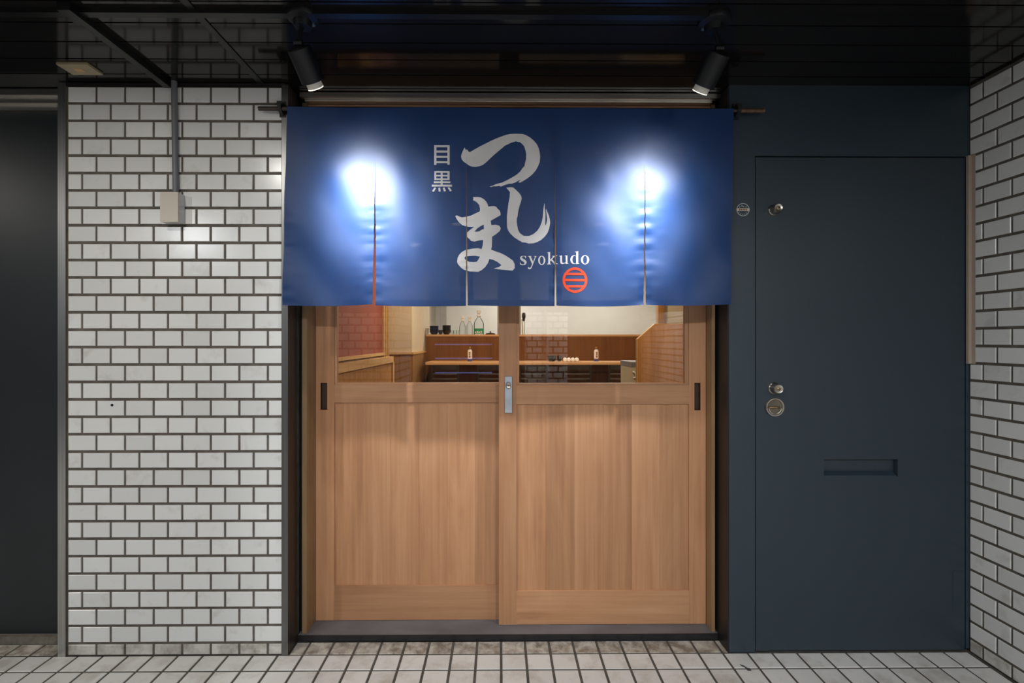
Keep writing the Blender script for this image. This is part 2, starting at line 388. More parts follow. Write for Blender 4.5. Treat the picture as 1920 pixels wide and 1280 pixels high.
# ------------------------------------------------------------------ tiled column (left)
wl = MB().box(XCL-0.012, XCR+0.008, 0.0022, 0.3, 0, CEIL).build('wall_left', 'grout', smooth=False, kind='structure')
tag(wl, 'wall pier clad in white brick-bond tiles beside the curtain', 'wall')
TP, TR = (XCR-XCL)/7.5, 0.07005
ztop = WZ(166.5, 0)
def row_z(r):
    return max(0.004, ztop-TR*r-0.0592), ztop-TR*r
r = 0
while ztop-TR*r > 0.012:
    z0, z1 = row_z(r)
    xs = [0, *[1+q for q in range(7)], 7.5] if r % 2 == 0 else [0, *[0.5+q for q in range(7)], 7.5]
    for a, b in zip(xs, xs[1:]):
        xa = XCL+a*TP+(0.0045 if a else 0.003); xb = XCL+b*TP-(0.0045 if b < 7.5 else 0.001)
        put_tile(wl, xb-xa, z1-z0, 0.010, 'wtile_base' if ztop-TR*(r+1) < 0.0 else 'wtile', ((xa+xb)/2, 0.008, (z0+z1)/2))
    r += 1
plug = MB().lathe([(0.0052, 0), (0.0052, 0.0015), (0.003, 0.002)], (W(211, 759, 0)[0], -0.0022, W(211, 759, 0)[1]), (0, -1, 0), 12).build('screw_hole', 'gap', wl)
# metal corner trims of the column
t1 = MB().box(XT0, XCL-0.004, -0.006, 0.06, 0, CEIL-0.004).build('trim_1', 'steel', bevel=0.0015, kind='structure')
tag(t1, 'stainless corner strip on the outer edge of the tiled pier', 'trim')
t2 = MB().box(XCR+0.001, XT1, -0.004, YS-0.004, 0, CEIL-0.004).build('trim_2', 'bronze', bevel=0.0015, kind='structure')
tag(t2, 'dark metal lining between tiled pier and sliding doors', 'trim')
MB().box(XCR+0.001, XT1, -0.007, -0.0035, 0.004, CEIL-0.012).build('corner_strip', 'steel_dull', t2, bevel=0.0008)
t3 = MB().box(XCL-0.004, XCR+0.001, -0.005, 0.01, ztop+0.003, CEIL-0.003).build('trim_3', 'bronze_dark', bevel=0.001, kind='structure')
tag(t3, 'thin dark strip along the top of the tiled pier', 'trim')
# ------------------------------------------------------------------ right tiled wall
wr = MB().box(XRW+0.0022, XRW+0.3, -4.6, 0.0, 0, CEIL).build('wall_right', 'grout', smooth=False, kind='structure')
tag(wr, 'side wall of white brick-bond tiles meeting the navy door wall', 'wall')
far = MB()
r = 0
while ztop+0.005-TR*r > 0.012:
    z0, z1 = max(0.004, ztop+0.005-TR*r-0.0592), ztop+0.005-TR*r
    p = [0] + [(0.5 if r % 2 == 0 else 1.0)+q for q in range(40)]
    for a, b in zip(p, p[1:]):
        ya, yb = -a*TP-(0.0045 if a else 0.003), -b*TP+0.0045
        if yb < -4.5: break
        if b < 4.2:
            put_tile(wr, ya-yb, z1-z0, 0.010, 'wtile_base' if ztop-TR*(r+1) < 0.0 else 'wtile', (XRW+0.008, (ya+yb)/2, (z0+z1)/2), (0, 0, -math.pi/2))
        else: far.box(XRW-0.002, XRW+0.008, yb, ya, z0, z1)
    r += 1
far.build('tile_field', 'wtile', wr, smooth=False, kind='stuff')
# ------------------------------------------------------------------ navy wall with steel door
DX0, DX1 = WX(1417.5, 0), WX(1809.5, 0)
DZ1, DZ0 = WZ(295, 0, 1600), WZ(1219.5, 0, 1600)
wb = MB()
wb.box(XNL, DX0-0.004, 0, 0.25, 0, CEIL).box(DX0-0.004, XRW, 0, 0.25, DZ1+0.005, CEIL).box(DX1+0.004, XRW-0.002, 0, 0.25, 0.012, DZ1+0.005).box(DX0-0.004, DX1+0.004, 0.06, 0.25, 0, DZ1+0.005)
wb = wb.build('wall_back', 'navy', bevel=0.001, smooth=False, kind='structure')
tag(wb, 'dark navy painted wall surrounding the steel door', 'wall')
d3 = thing('door_1', ((DX0+DX1)/2, 0.03, 0), 'plain dark navy steel door with letter slot', 'door', kind='structure')
SX0, SZ1 = W(1545.5, 861, 0); SX1, SZ0 = W(1684, 893.5, 0)
leaf = MB()
a, b = 0.002, 0.05
leaf.box(DX0, SX0, a, b, DZ0, DZ1).box(SX1, DX1, a, b, DZ0, DZ1).box(SX0, SX1, a, b, SZ1, DZ1).box(SX0, SX1, a, b, DZ0, SZ0).box(SX0, SX1, 0.026, b, SZ0, SZ1)
leaf.build('leaf', 'navy_door', d3, smooth=False)
zb = SZ0+0.024
fp = MB().prism([(0.022, zb), (0.020, SZ1-0.002), (0.026, SZ1-0.002), (0.026, zb)], 'x', SX0+0.002, SX1-0.003).build('letter_flap', 'navy_door', d3)
MB().prism([(0.003, SZ0), (0.004, SZ0+0.004), (0.026, zb-0.006), (0.026, SZ0)], 'x', SX0+0.001, SX1-0.004).build('letter_slot_sill', 'navy', d3)
hx0, hz1 = W(1787, 1070, 0); hx1, hz0 = W(1810, 1147, 0)
MB().box(hx0, hx1-0.002, 0.0008, 0.004, hz0, hz1).build('hinge_plate', 'navy_door', d3, bevel=0.0006)
def knob(px, py, rp, name):
    x, z = W(px, py, 0)
    o = MB().lathe([(rp*1.12, 0.002), (rp*1.12, -0.006), (rp, -0.009), (rp*0.92, -0.034), (rp*0.8, -0.038), (rp*0.76, -0.0375), (0, -0.037)], (x, 0, z), (0, 1, 0), 28).build(name, 'nickel', d3)
    MB().lathe([(rp*0.34, -0.036), (rp*0.34, -0.0395), (rp*0.25, -0.0405), (0, -0.0405)], (x, 0, z), (0, 1, 0), 18).build('keyway', 'nickel_dark', o)
    MB().box(x-rp*0.22, x+rp*0.22, -0.0412, -0.0402, z-0.0011, z+0.0011).build('key_slot', 'gap', o)
knob(1450.5, 394, 0.0205, 'lock_cylinder'); knob(1451, 727.5, 0.0215, 'lock_cylinder')
x, z = W(1452, 763, 0); RR = 0.0385
o = MB().lathe([(RR, 0.002), (RR, -0.004), (RR*0.95, -0.0075), (RR*0.84, -0.0075), (RR*0.78, -0.004), (RR*0.78, 0.0015)], (x, 0, z), (0, 1, 0), 40, close=False).build('pull_rim', 'nickel', d3)
MB().lathe([(RR*0.78, 0.0005), (RR*0.74, 0.0012), (RR*0.5, 0.0016), (0, 0.0016)], (x, 0, z), (0, 1, 0), 40, close=False).build('pull_cup', 'pane_dark', o)
pts = [(x+RR*0.64*math.cos(t), -0.0055, z-RR*0.08+RR*0.64*math.sin(t)) for t in [math.pi + math.pi*q/20 for q in range(21)]]
MB().tube(pts, 0.0026, 8).build('pull_ring', 'nickel', o)
MB().lathe([(0.0, 0), (0.004, 0.006), (0.0055, 0.016), (0.006, 0.026), (0.0055, 0.036), (0.004, 0.046), (0, 0.052)], (x-0.026, 0.0008, z-0.001), (1, 0, 0), 16).build('pull_hinge', 'nickel_dark', o)
# beige strip by the corner
bx0, bz1 = W(1811, 293, 0); bx1, bz0 = W(1826, 682, -0.02)
st = thing('edge_strip', ((bx0+XRW)/2, -0.01, bz0), 'narrow beige ribbed strip in the corner beside the navy door', 'strip')
MB().box(bx0, bx0+0.0125, -0.012, -0.001, bz0, bz1).build('inner_rib', 'strip', st, bevel=0.001)
MB().box(bx0+0.014, XRW-0.004, -0.028, -0.001, bz0, bz1).build('outer_rib', 'strip', st, bevel=0.002)
# sticker
x, z = W(1393, 393, 0)
sk = thing('sticker', (x, -0.001, z-0.026), 'small round silver-rimmed sticker on the navy wall beside the door', 'sticker')
MB().lathe([(0.0262, 0), (0.0262, 0.0006), (0.0238, 0.0006), (0.0238, 0)], (x, -0.0002, z), (0, -1, 0), 36, close=False).build('rim', 'sticker', sk)
MB().lathe([(0.0237, 0), (0.0237, 0.0004), (0, 0.0004)], (x, -0.0001, z), (0, -1, 0), 36).build('disc', 'navy', sk)
MB().box(x-0.0265, x+0.0265, -0.0014, -0.0006, z-0.0055, z+0.0055).build('band', 'sticker_band', sk)
m_ = MB()
for q in range(5): m_.box(x-0.0165+q*0.007, x-0.012+q*0.007, -0.0019, -0.0013, z-0.0035, z+0.003)
m_.build('band_lettering', 'sticker_ink', sk)
MB().prism([(x-0.016, z-0.0065), (x+0.012, z-0.0065), (x+0.006, z-0.013), (x-0.008, z-0.013)], 'y', -0.0012, -0.0005).build('emblem', 'sticker_blue', sk)
m_ = MB()
for q, (dx, dz, s_) in enumerate([(-0.013, 0.011, 0.003), (-0.004, 0.015, 0.0035), (0.002, 0.013, 0.003), (0.012, 0.012, 0.003), (-0.016, -0.011, 0.0022), (-0.01, -0.017, 0.0022), (-0.002, -0.019, 0.0022), (0.006, -0.018, 0.0022), (0.013, -0.014, 0.0022)]):
    m_.box(x+dx-s_/2, x+dx+s_/2, -0.0010, -0.0005, z+dz-s_*0.7, z+dz+s_*0.7)
m_.build('rim_lettering', 'sticker', sk)
# lining on the right side of the doorway
t4 = MB().box(XNL-0.004, XNL+0.001, 0.003, 0.115, 0, CEIL-0.004).build('trim_4', 'bronze_dark', bevel=0.0008, kind='structure')
tag(t4, 'dark metal lining between sliding doors and navy wall', 'trim')
# ------------------------------------------------------------------ doorway: threshold, frame, header
sillx0, sillx1 = XT1, XNL-0.004
ts = thing('threshold', ((sillx0+sillx1)/2, 0.16, 0), 'dark slate grey threshold under the wooden sliding doors', 'threshold', kind='structure')
MB().box(sillx0+0.001, sillx1-0.001, YS+0.003, 0.3, 0.0, 0.026).build('sill_plate', 'sill', ts, bevel=0.001)
MB().box(sillx0+0.001, sillx1-0.001, YS, YS+0.004, -0.003, 0.0262).build('lip', 'black', ts)
YJ = 0.105
Y2, Y1 = 0.162, 0.203                     # front faces of right and left leaf
XL0, XR1 = WX(592, Y1), WX(1323.5, Y2)
ZH = 2.19
fr = thing('door_frame', ((XL0+XR1)/2, 0.17, 0.026), 'wooden frame around the two sliding doors', 'frame', kind='structure')
fx0 = WX(566.5, YJ); fx1 = WX(1340.5, YJ)
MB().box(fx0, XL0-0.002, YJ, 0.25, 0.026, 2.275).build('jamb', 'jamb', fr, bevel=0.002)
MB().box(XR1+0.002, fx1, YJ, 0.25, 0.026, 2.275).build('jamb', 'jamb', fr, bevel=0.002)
MB().box(XL0-0.002, XR1+0.002, 0.12, 0.25, ZH+0.006, 2.275).build('head', 'wood_h', fr, bevel=0.002)
MB().box(XT1+0.0005, fx0-0.0015, 0.125, 0.25, 0.026, CEIL).build('gap_strip', 'gap', fr)  # black strip where the gap beside the jamb lies in shade
MB().box(fx1+0.0015, XNL-0.0045, 0.125, 0.25, 0.026, CEIL).build('gap_strip', 'gap', fr)
t5 = thing('trim_5', (0, 0.09, 2.27), 'stainless header rails above the hanging curtain', 'trim', kind='structure')
MB().box(XT1+0.018, XNL-0.006, 0.066, 0.09, CEIL-0.022, CEIL-0.0035).build('rail', 'steel_x', t5, bevel=0.003)
MB().box(XT1+0.03, XNL-0.03, 0.092, 0.118, 2.276, CEIL-0.012).build('rail', 'steel_x', t5, bevel=0.002)
MB().box(XT1+0.001, XNL-0.005, 0.119, 0.124, 2.276, CEIL).build('backing', 'bronze_dark', t5)
# ------------------------------------------------------------------ sliding doors
def sliding(name, label, Yf, x0, x1, wx0, wx1, px0, px1, zrail1, zrail0, zbot1, zbot0, joints, pull, pull_side):
    d = thing(name, ((x0+x1)/2, Yf+0.017, zbot0), label, 'door', kind='structure')
    T = 0.034; Yb = Yf+T
    ux0, uz1, ux1, uz0 = pull
    for sx0, sx1, side in ((x0, px0, 'L'), (px1, x1, 'R')):
        m = MB()
        if side == pull_side:
            m.box(sx0, ux0, Yf, Yb, zbot0, ZH).box(ux1, sx1, Yf, Yb, zbot0, ZH).box(ux0, ux1, Yf, Yb, uz1, ZH).box(ux0, ux1, Yf, Yb, zbot0, uz0).box(ux0, ux1, Yf+0.024, Yb, uz0, uz1)
            s_ = m.build('stile', 'wood_v', d, smooth=False)
            l = MB(); q = 0.0016
            l.box(ux0, ux0+q, Yf+0.0006, Yf+0.023, uz0, uz1).box(ux1-q, ux1, Yf+0.0006, Yf+0.023, uz0, uz1).box(ux0+q, ux1-q, Yf+0.0006, Yf+0.023, uz1-q, uz1).box(ux0+q, ux1-q, Yf+0.0006, Yf+0.023, uz0, uz0+q).box(ux0+q, ux1-q, Yf+0.016, Yf+0.023, uz0+q, uz1-q)
            l.build('finger_pull', 'recess', s_, smooth=False)['label'] = 'dark brown recessed finger pull'
        else:
            s_ = m.box(sx0, sx1, Yf, Yb, zbot0, ZH).build('stile', 'wood_v', d, bevel=0.0015, smooth=False)
            if name == 'door_3': d_st = s_
        # window-side lip of the stile
        lx0, lx1 = (px0, wx0) if side == 'L' else (wx1, px1)
        if lx1-lx0 > 0.001: MB().box(lx0, lx1, Yf+0.006, Yb-0.006, zrail1, ZH-0.06).build('glazing_bead', 'wood_v', d)
    MB().box(px0, px1, Yf+0.0008, Yb, zrail0, zrail1-0.008).build('rail', 'wood_h', d, bevel=0.0015, smooth=False)
    MB().box(px0, px1, Yf+0.006, Yb-0.006, zrail1-0.008, zrail1).build('glazing_bead', 'wood_h', d, bevel=0.001)
    MB().box(px0, px1, Yf+0.0008, Yb, zbot0, zbot1).build('rail', 'wood_h', d, bevel=0.0015, smooth=False)
    MB().box(px0, px1, Yf+0.0008, Yb, ZH-0.06, ZH).build('rail', 'wood_h', d, bevel=0.0015, smooth=False)
    js = [px0]+joints+[px1]
    for a, b in zip(js, js[1:]):
        MB().box(a+0.0002, b-0.0002, Yf+0.009, Yb-0.008, zbot1, zrail0).build('board', 'wood_v', d, bevel=0.0009, smooth=False)
    MB().box(wx0, wx1, Yf+0.015, Yf+0.019, zrail1, ZH-0.06).build('glass_pane', 'glass', d, smooth=False)['label'] = 'clear glass pane'
    return d
g = lambda px: WX(px, Y1)
gz = lambda py, px=780: WZ(py, Y1, px)
pl = (g(601), gz(717.5, 600), g(613.5), gz(768, 600))
dl = sliding('door_2', 'wooden sliding door running behind the one with the lock plate', Y1, XL0, WX(964, Y1), g(631), g(955), g(627), WX(952, Y1), gz(717.5), gz(754.5), gz(1097.5), 0.0275,
             [g(p) for p in (679, 732, 785, 838, 891)], pl, 'L')
g = lambda px: WX(px, Y2)
gz = lambda py, px=1130: WZ(py, Y2, px)
pr = (g(1302), gz(717.5, 1300), g(1313.5), gz(769, 1300))
dr = sliding('door_3', 'wooden sliding door with the silver lock plate', Y2, g(935.5), XR1, g(973.5), g(1285), g(968.5), g(1292), gz(718.5), gz(757.5), gz(1107.5), 0.0275,
             [g(p) for p in (1023.5, 1077, 1131.6, 1185.5, 1238)], pr, 'R')
hx0, hz1 = W(946.5, 705, Y2); hx1, hz0 = W(960, 774.5, Y2)
zc = WZ(753.5, Y2)
h = MB().prism([(Y2+0.0005, hz0), (Y2-0.006, hz0+0.002), (Y2-0.012, zc), (Y2-0.0075, zc+0.04), (Y2-0.0065, hz1-0.001), (Y2+0.0005, hz1)], 'x', hx0, hx1).build('lock_plate', 'silver', dr, bevel=0.0008)
h['label'] = 'silver lock plate with oval key cylinder'
x, z = W(953, 722, Y2)
m = MB().lathe([(0.0115, 0.0), (0.0115, 0.006), (0.010, 0.008), (0.0085, 0.0082), (0.007, 0.0072), (0, 0.0072)], (0, 0, 0), (0, -1, 0), 26)
m.bm.transform(Matrix.Translation((x, Y2-0.004, z)) @ Matrix.Diagonal((1, 1, 1.35, 1)))
m.build('key_cylinder', 'nickel', h)
MB().box(x-0.004, x+0.004, Y2-0.0122, Y2-0.011, z-0.0013, z+0.0013).build('key_slot', 'gap', h)
# ------------------------------------------------------------------ dark recess on the far left
YP = 0.105
d4 = thing('door_4', (-2.9, YP, 0.03), 'flat black panel recessed left of the tiled pier', 'door', kind='structure')
MB().box(-5.2, XT0-0.0005, YP, 0.25, 0.03, 2.23).build('panel', 'black_panel', d4, smooth=False)
t6 = thing('trim_6', (-2.9, 0.07, 2.22), 'tarnished stainless header rails above the black panel', 'trim', kind='structure')
for (ya, za, zb_) in ((0.045, WZ(181, 0.045), CEIL-0.003), (0.062, WZ(196, 0.062), WZ(183, 0.062)), (0.08, WZ(210, 0.08), WZ(197, 0.08))):
    MB().box(-5.2, XT0-0.001, ya, 0.2, za, zb_).build('rail', 'steel_x', t6, bevel=0.003)
t7 = MB().box(-5.2, XT0-0.001, 0.08, 0.25, -0.002, 0.03).build('trim_7', 'kerb', bevel=0.004, kind='structure')
tag(t7, 'grimy mortar kerb at the foot of the black panel', 'kerb')
# ------------------------------------------------------------------ conduit, box, ceiling ducts, plate
bxl, bxr = W(300.4, 360, -0.048)[0], W(334, 360, -0.048)[0]
bzt, bzb = WZ(360, -0.048, 317), WZ(416, -0.048, 317)
jb = thing('junction_box', ((bxl+bxr)/2, -0.02, bzb), 'beige junction box on the white tiles at the end of the pipe', 'electrical box')
MB().box(bxl+0.001, bxr-0.001, -0.040, -0.0035, bzb+0.001, bzt-0.001).build('body', 'beige_side', jb, bevel=0.0025)
MB().box(bxl, bxr, -0.049, -0.040, bzb, bzt).build('cover', 'beige', jb, bevel=0.004, seg=2)
x0, z0 = W(326.5, 160, -0.014); x1, z1 = W(329.5, 362, -0.014)
pp = MB().tube([(x0, -0.014, CEIL-0.001), (x1, -0.014, bzt-0.0005)], 0.0112, 16).build('conduit_pipe', 'pipe')
tag(pp, 'grey conduit pipe running down the white tiles', 'pipe')
DUY = -0.452
XDU = WX(148, DUY)*0 - 1.335
du = thing('cable_duct', (XDU, -0.25, CEIL-0.02), 'black cable duct crossing the ceiling planks towards the pipe', 'duct')
MB().box(XDU-0.014, XDU+0.014, DUY-0.02, -0.002, CEIL-0.022, CEIL).build('channel', 'duct', du, bevel=0.003)
MB().box(XDU-0.02, XDU+0.02, DUY-0.045, DUY+0.03, CEIL-0.027, CEIL).build('corner_piece', 'duct', du, bevel=0.003)
XSP = WX(1312, DUY)*0 + 0.66
du2 = MB().box(-5.1, XSP, DUY-0.013, DUY+0.013, CEIL-0.014, CEIL).build('cable_duct', 'duct', bevel=0.003)
tag(du2, 'long black cable duct along the ceiling feeding both spotlights', 'duct')
xs = WX(490, 0)
cs = MB().box(xs-0.012, xs+0.012, -4.5, -0.004, CEIL-0.0035, CEIL).build('trim_8', 'duct', bevel=0.001, kind='structure')
tag(cs, 'flat black joint strip across the ceiling planks', 'trim')
pa = thing('ceiling_plate', (-1.60, -0.11, CEIL-0.008), 'small yellowed cover plate on the black ceiling', 'cover plate')
MB().box(-1.655, -1.54, -0.150, -0.073, CEIL-0.008, CEIL).build('plate', 'plate', pa, bevel=0.003, seg=2)
MB().box(-1.617, -1.585, -0.121, -0.098, CEIL-0.0095, CEIL-0.007).build('window', 'plate_tag', pa, bevel=0.001)
MB().lathe([(0.0035, 0), (0.003, -0.002), (0, -0.0022)], (-1.555, -0.11, CEIL-0.008), (0, 0, 1), 12).build('screw', 'nickel', pa)
# ------------------------------------------------------------------ spotlights
def spotlight(base, top, aim, label):
    base, top, aim = Vector(base), Vector(top), Vector(aim)
    s = thing('spotlight', base, label, 'spotlight', 'black spotlights aimed at the curtain')
    ax = (aim-top).normalized()
    MB().lathe([(0.050, 0), (0.050, -0.010), (0.047, -0.015), (0.030, -0.022), (0.026, -0.040), (0.0, -0.041)], base, (0, 0, 1), 36).build('ceiling_flange', 'spot', s)
    MB().lathe([(0.004, 0), (0.0065, -0.001), (0.0065, -0.006), (0.0, -0.007)], base+Vector((0.028 if aim.x > base.x else -0.028, 0.014, -0.0195)), (0, 0, 1), 12).build('screw', 'nickel', s)
    kn = top + Vector((0, 0, 0.012)) - ax*0.004
    MB().tube([base+Vector((0, 0, -0.036)), base.lerp(kn, 0.6)+Vector((0, 0, 0.002)), kn], 0.0062, 12).build('stem', 'spot', s)
    MB().tube([kn-Vector((0.013, 0, 0)), kn+Vector((0.013, 0, 0))], 0.0095, 16).build('knuckle', 'spot', s)
    R = 0.0375
    b = MB().lathe([(0, 0.006), (R-0.004, 0.006), (R-0.004, 0.0), (R, 0.0), (R, 0.098), (R-0.0025, 0.1), (R-0.009, 0.1), (R-0.009, 0.085), (0, 0.085)], top, ax, 40).build('body', 'spot', s)
    side = ax.orthogonal().normalized(); up = ax.cross(side)
    for q in range(5):
        c = top + ax*0.003 + side*((q-2)*0.012); hl = math.sqrt(max(0, (R-0.006)**2-((q-2)*0.012)**2))
        MB().tube([c-up*hl, c+up*hl], 0.0022, 6).build('vent_fin', 'spot', b)
    MB().lathe([(0.0255, 0.084), (0.0255, 0.119), (0.0225, 0.119), (0.0225, 0.086)], top, ax, 36, close=False).build('lens_ring', 'spot_ring', s)
    MB().lathe([(0.0256, 0.1188), (0.0256, 0.1212), (0.0226, 0.1212), (0.0226, 0.1188)], top, ax, 36, close=False).build('lens_rim', 'spot_rim', s)
    MB().lathe([(0.0224, 0.1165), (0.0224, 0.1185), (0, 0.1185)], top, ax, 36).build('lens', 'spot_glow', s)
    L = bpy.data.lights.new('spot_lamp', 'SPOT'); L.energy = SPOT_WATT; L.color = (0.93, 0.96, 1.0); L.spot_size = math.radians(130); L.spot_blend = 0.6; L.shadow_soft_size = 0.018
    L.use_nodes = True; lt = L.node_tree; em_ = lt.nodes['Emission']          # narrow reflector beam plus weak spill
    tc = lt.nodes.new('ShaderNodeTexCoord'); sp = lt.nodes.new('ShaderNodeSeparateXYZ'); ab = lt.nodes.new('ShaderNodeMath'); ab.operation = 'ABSOLUTE'
    p1 = lt.nodes.new('ShaderNodeMath'); p1.operation = 'POWER'; p1.inputs[1].default_value = 20.0
    p2 = lt.nodes.new('ShaderNodeMath'); p2.operation = 'POWER'; p2.inputs[1].default_value = 3.0
    ma_ = lt.nodes.new('ShaderNodeMath'); ma_.operation = 'MULTIPLY_ADD'; ma_.inputs[1].default_value = 0.03
    lt.links.new(tc.outputs['Normal'], sp.inputs[0]); lt.links.new(sp.outputs[2], ab.inputs[0])
    lt.links.new(ab.outputs[0], p1.inputs[0]); lt.links.new(ab.outputs[0], p2.inputs[0])
    lt.links.new(p2.outputs[0], ma_.inputs[0]); lt.links.new(p1.outputs[0], ma_.inputs[2]); lt.links.new(ma_.outputs[0], em_.inputs['Strength'])
    lo = bpy.data.objects.new('spot_lamp', L); COL.objects.link(lo); lo.parent = s
    lo.location = top+ax*0.128-base; lo.rotation_euler = (-ax).to_track_quat('Z', 'Y').to_euler()
YN = -0.045
ax_, az_ = W(696, 410, YN); bx_, bz_ = W(1188, 428, YN)
spotlight((-0.628, -0.436, CEIL), (-0.637, -0.443, 2.195), (ax_, YN, az_), 'black cylinder spotlight on the ceiling nearer the white tiled pier')
spotlight((0.691, -0.424, CEIL), (0.706, -0.428, 2.193), (bx_, YN, bz_), 'black cylinder spotlight on the ceiling nearer the navy wall')
# ------------------------------------------------------------------ noren curtain
ED = [  # per panel: left top, left bottom, right top, right bottom (px); bottom edge y left, right
    (539, 529.5, 703.5, 699.5, 572, 570.5), (703.5, 705.0, 874.5, 873.6, 572.5, 573.0), (874.5, 877.0, 1041, 1040.0, 572.5, 573.5),
    (1041, 1043.0, 1209.5, 1207.6, 573.0, 571.5), (1209.5, 1210.6, 1376, 1369.5, 571.5, 570.5)]
YTOP = (200.5, 204.0); SLIT = 292.0
def edge_x(top, bot, y, free=True):
    if not free: return top + (bot-top)*((y-202)/(572-202))**0.8 if y > 202 else top
    if y <= SLIT: return top
    return top + (bot-top)*((y-SLIT)/(572-SLIT))
def sstep(a, b, t):
    t = max(0, min(1, (t-a)/(b-a))); return t*t*(3-2*t)
ZT, ZB = WZ(202, YN), WZ(572, YN)
SLX = [WX(p, YN) for p in (539, 703.5, 875, 1041, 1209.5, 1374)]
def disp(X, Z, i):
    v = (ZT-Z)/(ZT-ZB)
    free = sstep(0.28, 0.75, v)
    d = 0.004*v*math.sin(X*4.2+0.6) + 0.0022*v*math.sin(X*11.0+2.1*v)
    d += free*(0.0035*math.sin(X*13.0+i*2.3) + 0.002*math.sin(X*29.0-7*v+i))
    d += 0.0018*sstep(0.0, 0.15, v)*math.sin((X*0.8+Z)*16+i*1.1)*v
    for k, sx in enumerate(SLX):
        s = abs(X-sx)
        if s > 0.12: continue
        amp = 0.0075 if k in (1, 4) else (0.004 if 0 < k < 5 else 0.003)
        d += amp*sstep(0.32, 0.62, v)*math.exp(-s/0.03)*(MN.noise(Vector((s*14+k*7, Z*42, k*3.1))) + 0.5*MN.noise(Vector((s*30+k, Z*95, 9.7))))
    d += 0.0045*sstep(0.05, 0.4, v)*MN.noise(Vector((X*9+i*3, (Z+X*0.5)*7, 4.2)))
    if i in (0, 4):   # long diagonal drape of the outer panels
        q = (X-SLX[0 if i == 0 else 5])*(1 if i == 0 else -1)
        d += 0.004*v*math.sin((q*1.0+Z*0.9)*22)
    # shallow sag between seam and rod along the top edge
    return -abs(0.002*v) + d
nr = thing('noren_curtain', (WX(957, YN), YN, ZB), 'indigo blue split shop curtain with white brush lettering hanging above the doors', 'curtain')
NU, NV = 30, 66
panels = []
def grid_mesh(name, mat, parent, rows, off, keep):
    bm = bmesh.new(); vs = {}
    for b in range(NV):
        for a in range(NU):
            if not keep(a, b): continue
            f = []
            for (p, q) in ((a, b), (a+1, b), (a+1, b+1), (a, b+1)):
                if (p, q) not in vs:
                    X, Yd, Z = rows[q][p]; vs[(p, q)] = bm.verts.new((X, Yd+off, Z))
                f.append(vs[(p, q)])
            bm.faces.new(f[::-1])
    bmesh.ops.recalc_face_normals(bm, faces=bm.faces[:])
    if bm.faces[:] and sum(f.normal.y for f in bm.faces) > 0: bmesh.ops.reverse_faces(bm, faces=bm.faces[:])
    m = MB(); m.bm.free(); m.bm = bm
    o = m.build(name, mat, parent, smooth=False); o.data.shade_smooth(); return o
for i, (lt, lb, rt, rb, ybl, ybr) in enumerate(ED):
    rows = []
    for b in range(NV+1):
        v = b/NV; row = []
        for a in range(NU+1):
            u = a/NU
            xm = lt+(rt-lt)*u
            yt = YTOP[0]+(YTOP[1]-YTOP[0])*(xm-539)/837 + 0.8*math.sin(xm*0.021)
            yb = ybl+(ybr-ybl)*u + 2.6*math.sin(math.pi*u)*(0.6+0.4*math.sin(i*2.0+1))
            y = yt+(yb-yt)*v
            xl = edge_x(lt, lb, y, i > 0); xr = edge_x(rt, rb, y, i < 4)
            X, Z = W(xl+(xr-xl)*u, y, YN)
            row.append((X, YN+disp(X, Z, i), Z))
        rows.append(row)
    p = grid_mesh('curtain_panel', 'noren', nr, rows, 0.0, lambda a, b: True)
    panels.append(p)
    hw = 2
    grid_mesh('hem', 'hem', p, rows, 0.0016, lambda a, b: (a < hw or a >= NU-hw or b >= NV-2) and b > 4)
    grid_mesh('rod_sleeve', 'hem', p, rows, 0.031, lambda a, b: b < 5)
# lettering
LET = []
def px_loop(pts, ox, oy, sc): return [(ox+x/sc, oy+y/sc) for x, y in pts]
tsu = [(120,390),(140,440),(165,428),(208,482),(240,475),(300,440),(400,385),(520,322),(640,262),(760,207),(880,162),(955,138),(1030,119),(1150,116),(1275,118),(1320,133),(1360,150),(1430,190),(1500,250),(1560,320),(1600,400),(1620,480),(1630,580),(1620,680),(1590,760),(1540,850),(1470,930),(1380,1000),(1300,1050),(1230,1090),(1190,1085),(1245,1030),(1200,1050),(1130,1090),(1060,1115),(1010,1115),(930,1140),(840,1175),(815,1160),(760,1168),(690,1168),(650,1182),(620,1170),(680,1155),(760,1120),(870,1095),(970,1045),(1060,995),(1150,940),(1230,870),(1285,790),(1315,765),(1330,690),(1350,620),(1352,530),(1340,460),(1310,365),(1260,310),(1225,282),(1190,280),(1140,265),(1090,285),(1040,298),(990,325),(930,350),(860,410),(780,475),(700,545),(620,620),(560,680),(490,735),(420,765),(340,778),(260,772),(210,750),(150,710),(100,675),(65,635),(48,580),(55,530),(80,470)]
LET.append(([px_loop(tsu, 860, 240, 10.67)], 'w0'))
shi = [(95,122),(160,113),(225,115),(290,170),(345,225),(380,275),(390,320),(380,380),(355,450),(335,520),(318,610),(310,680),(298,700),(295,770),(305,850),(320,930),(355,995),(425,1045),(480,1048),(540,1045),(620,1005),(690,945),(740,870),(775,780),(795,690),(803,600),(808,530),(822,430),(828,420),(835,520),(845,600),(845,700),(843,810),(850,838),(860,830),(880,730),(870,650),(858,560),(862,525),(880,580),(915,660),(935,740),(938,800),(920,900),(890,980),(840,1050),(770,1115),(700,1155),(620,1185),(520,1192),(470,1175),(400,1170),(330,1130),(250,1080),(180,1015),(130,945),(110,880),(107,780),(108,660),(120,560),(128,490),(140,400),(160,310),(165,205)]
LET.append(([px_loop(shi, 940, 340, 10.24)], 'w1'))
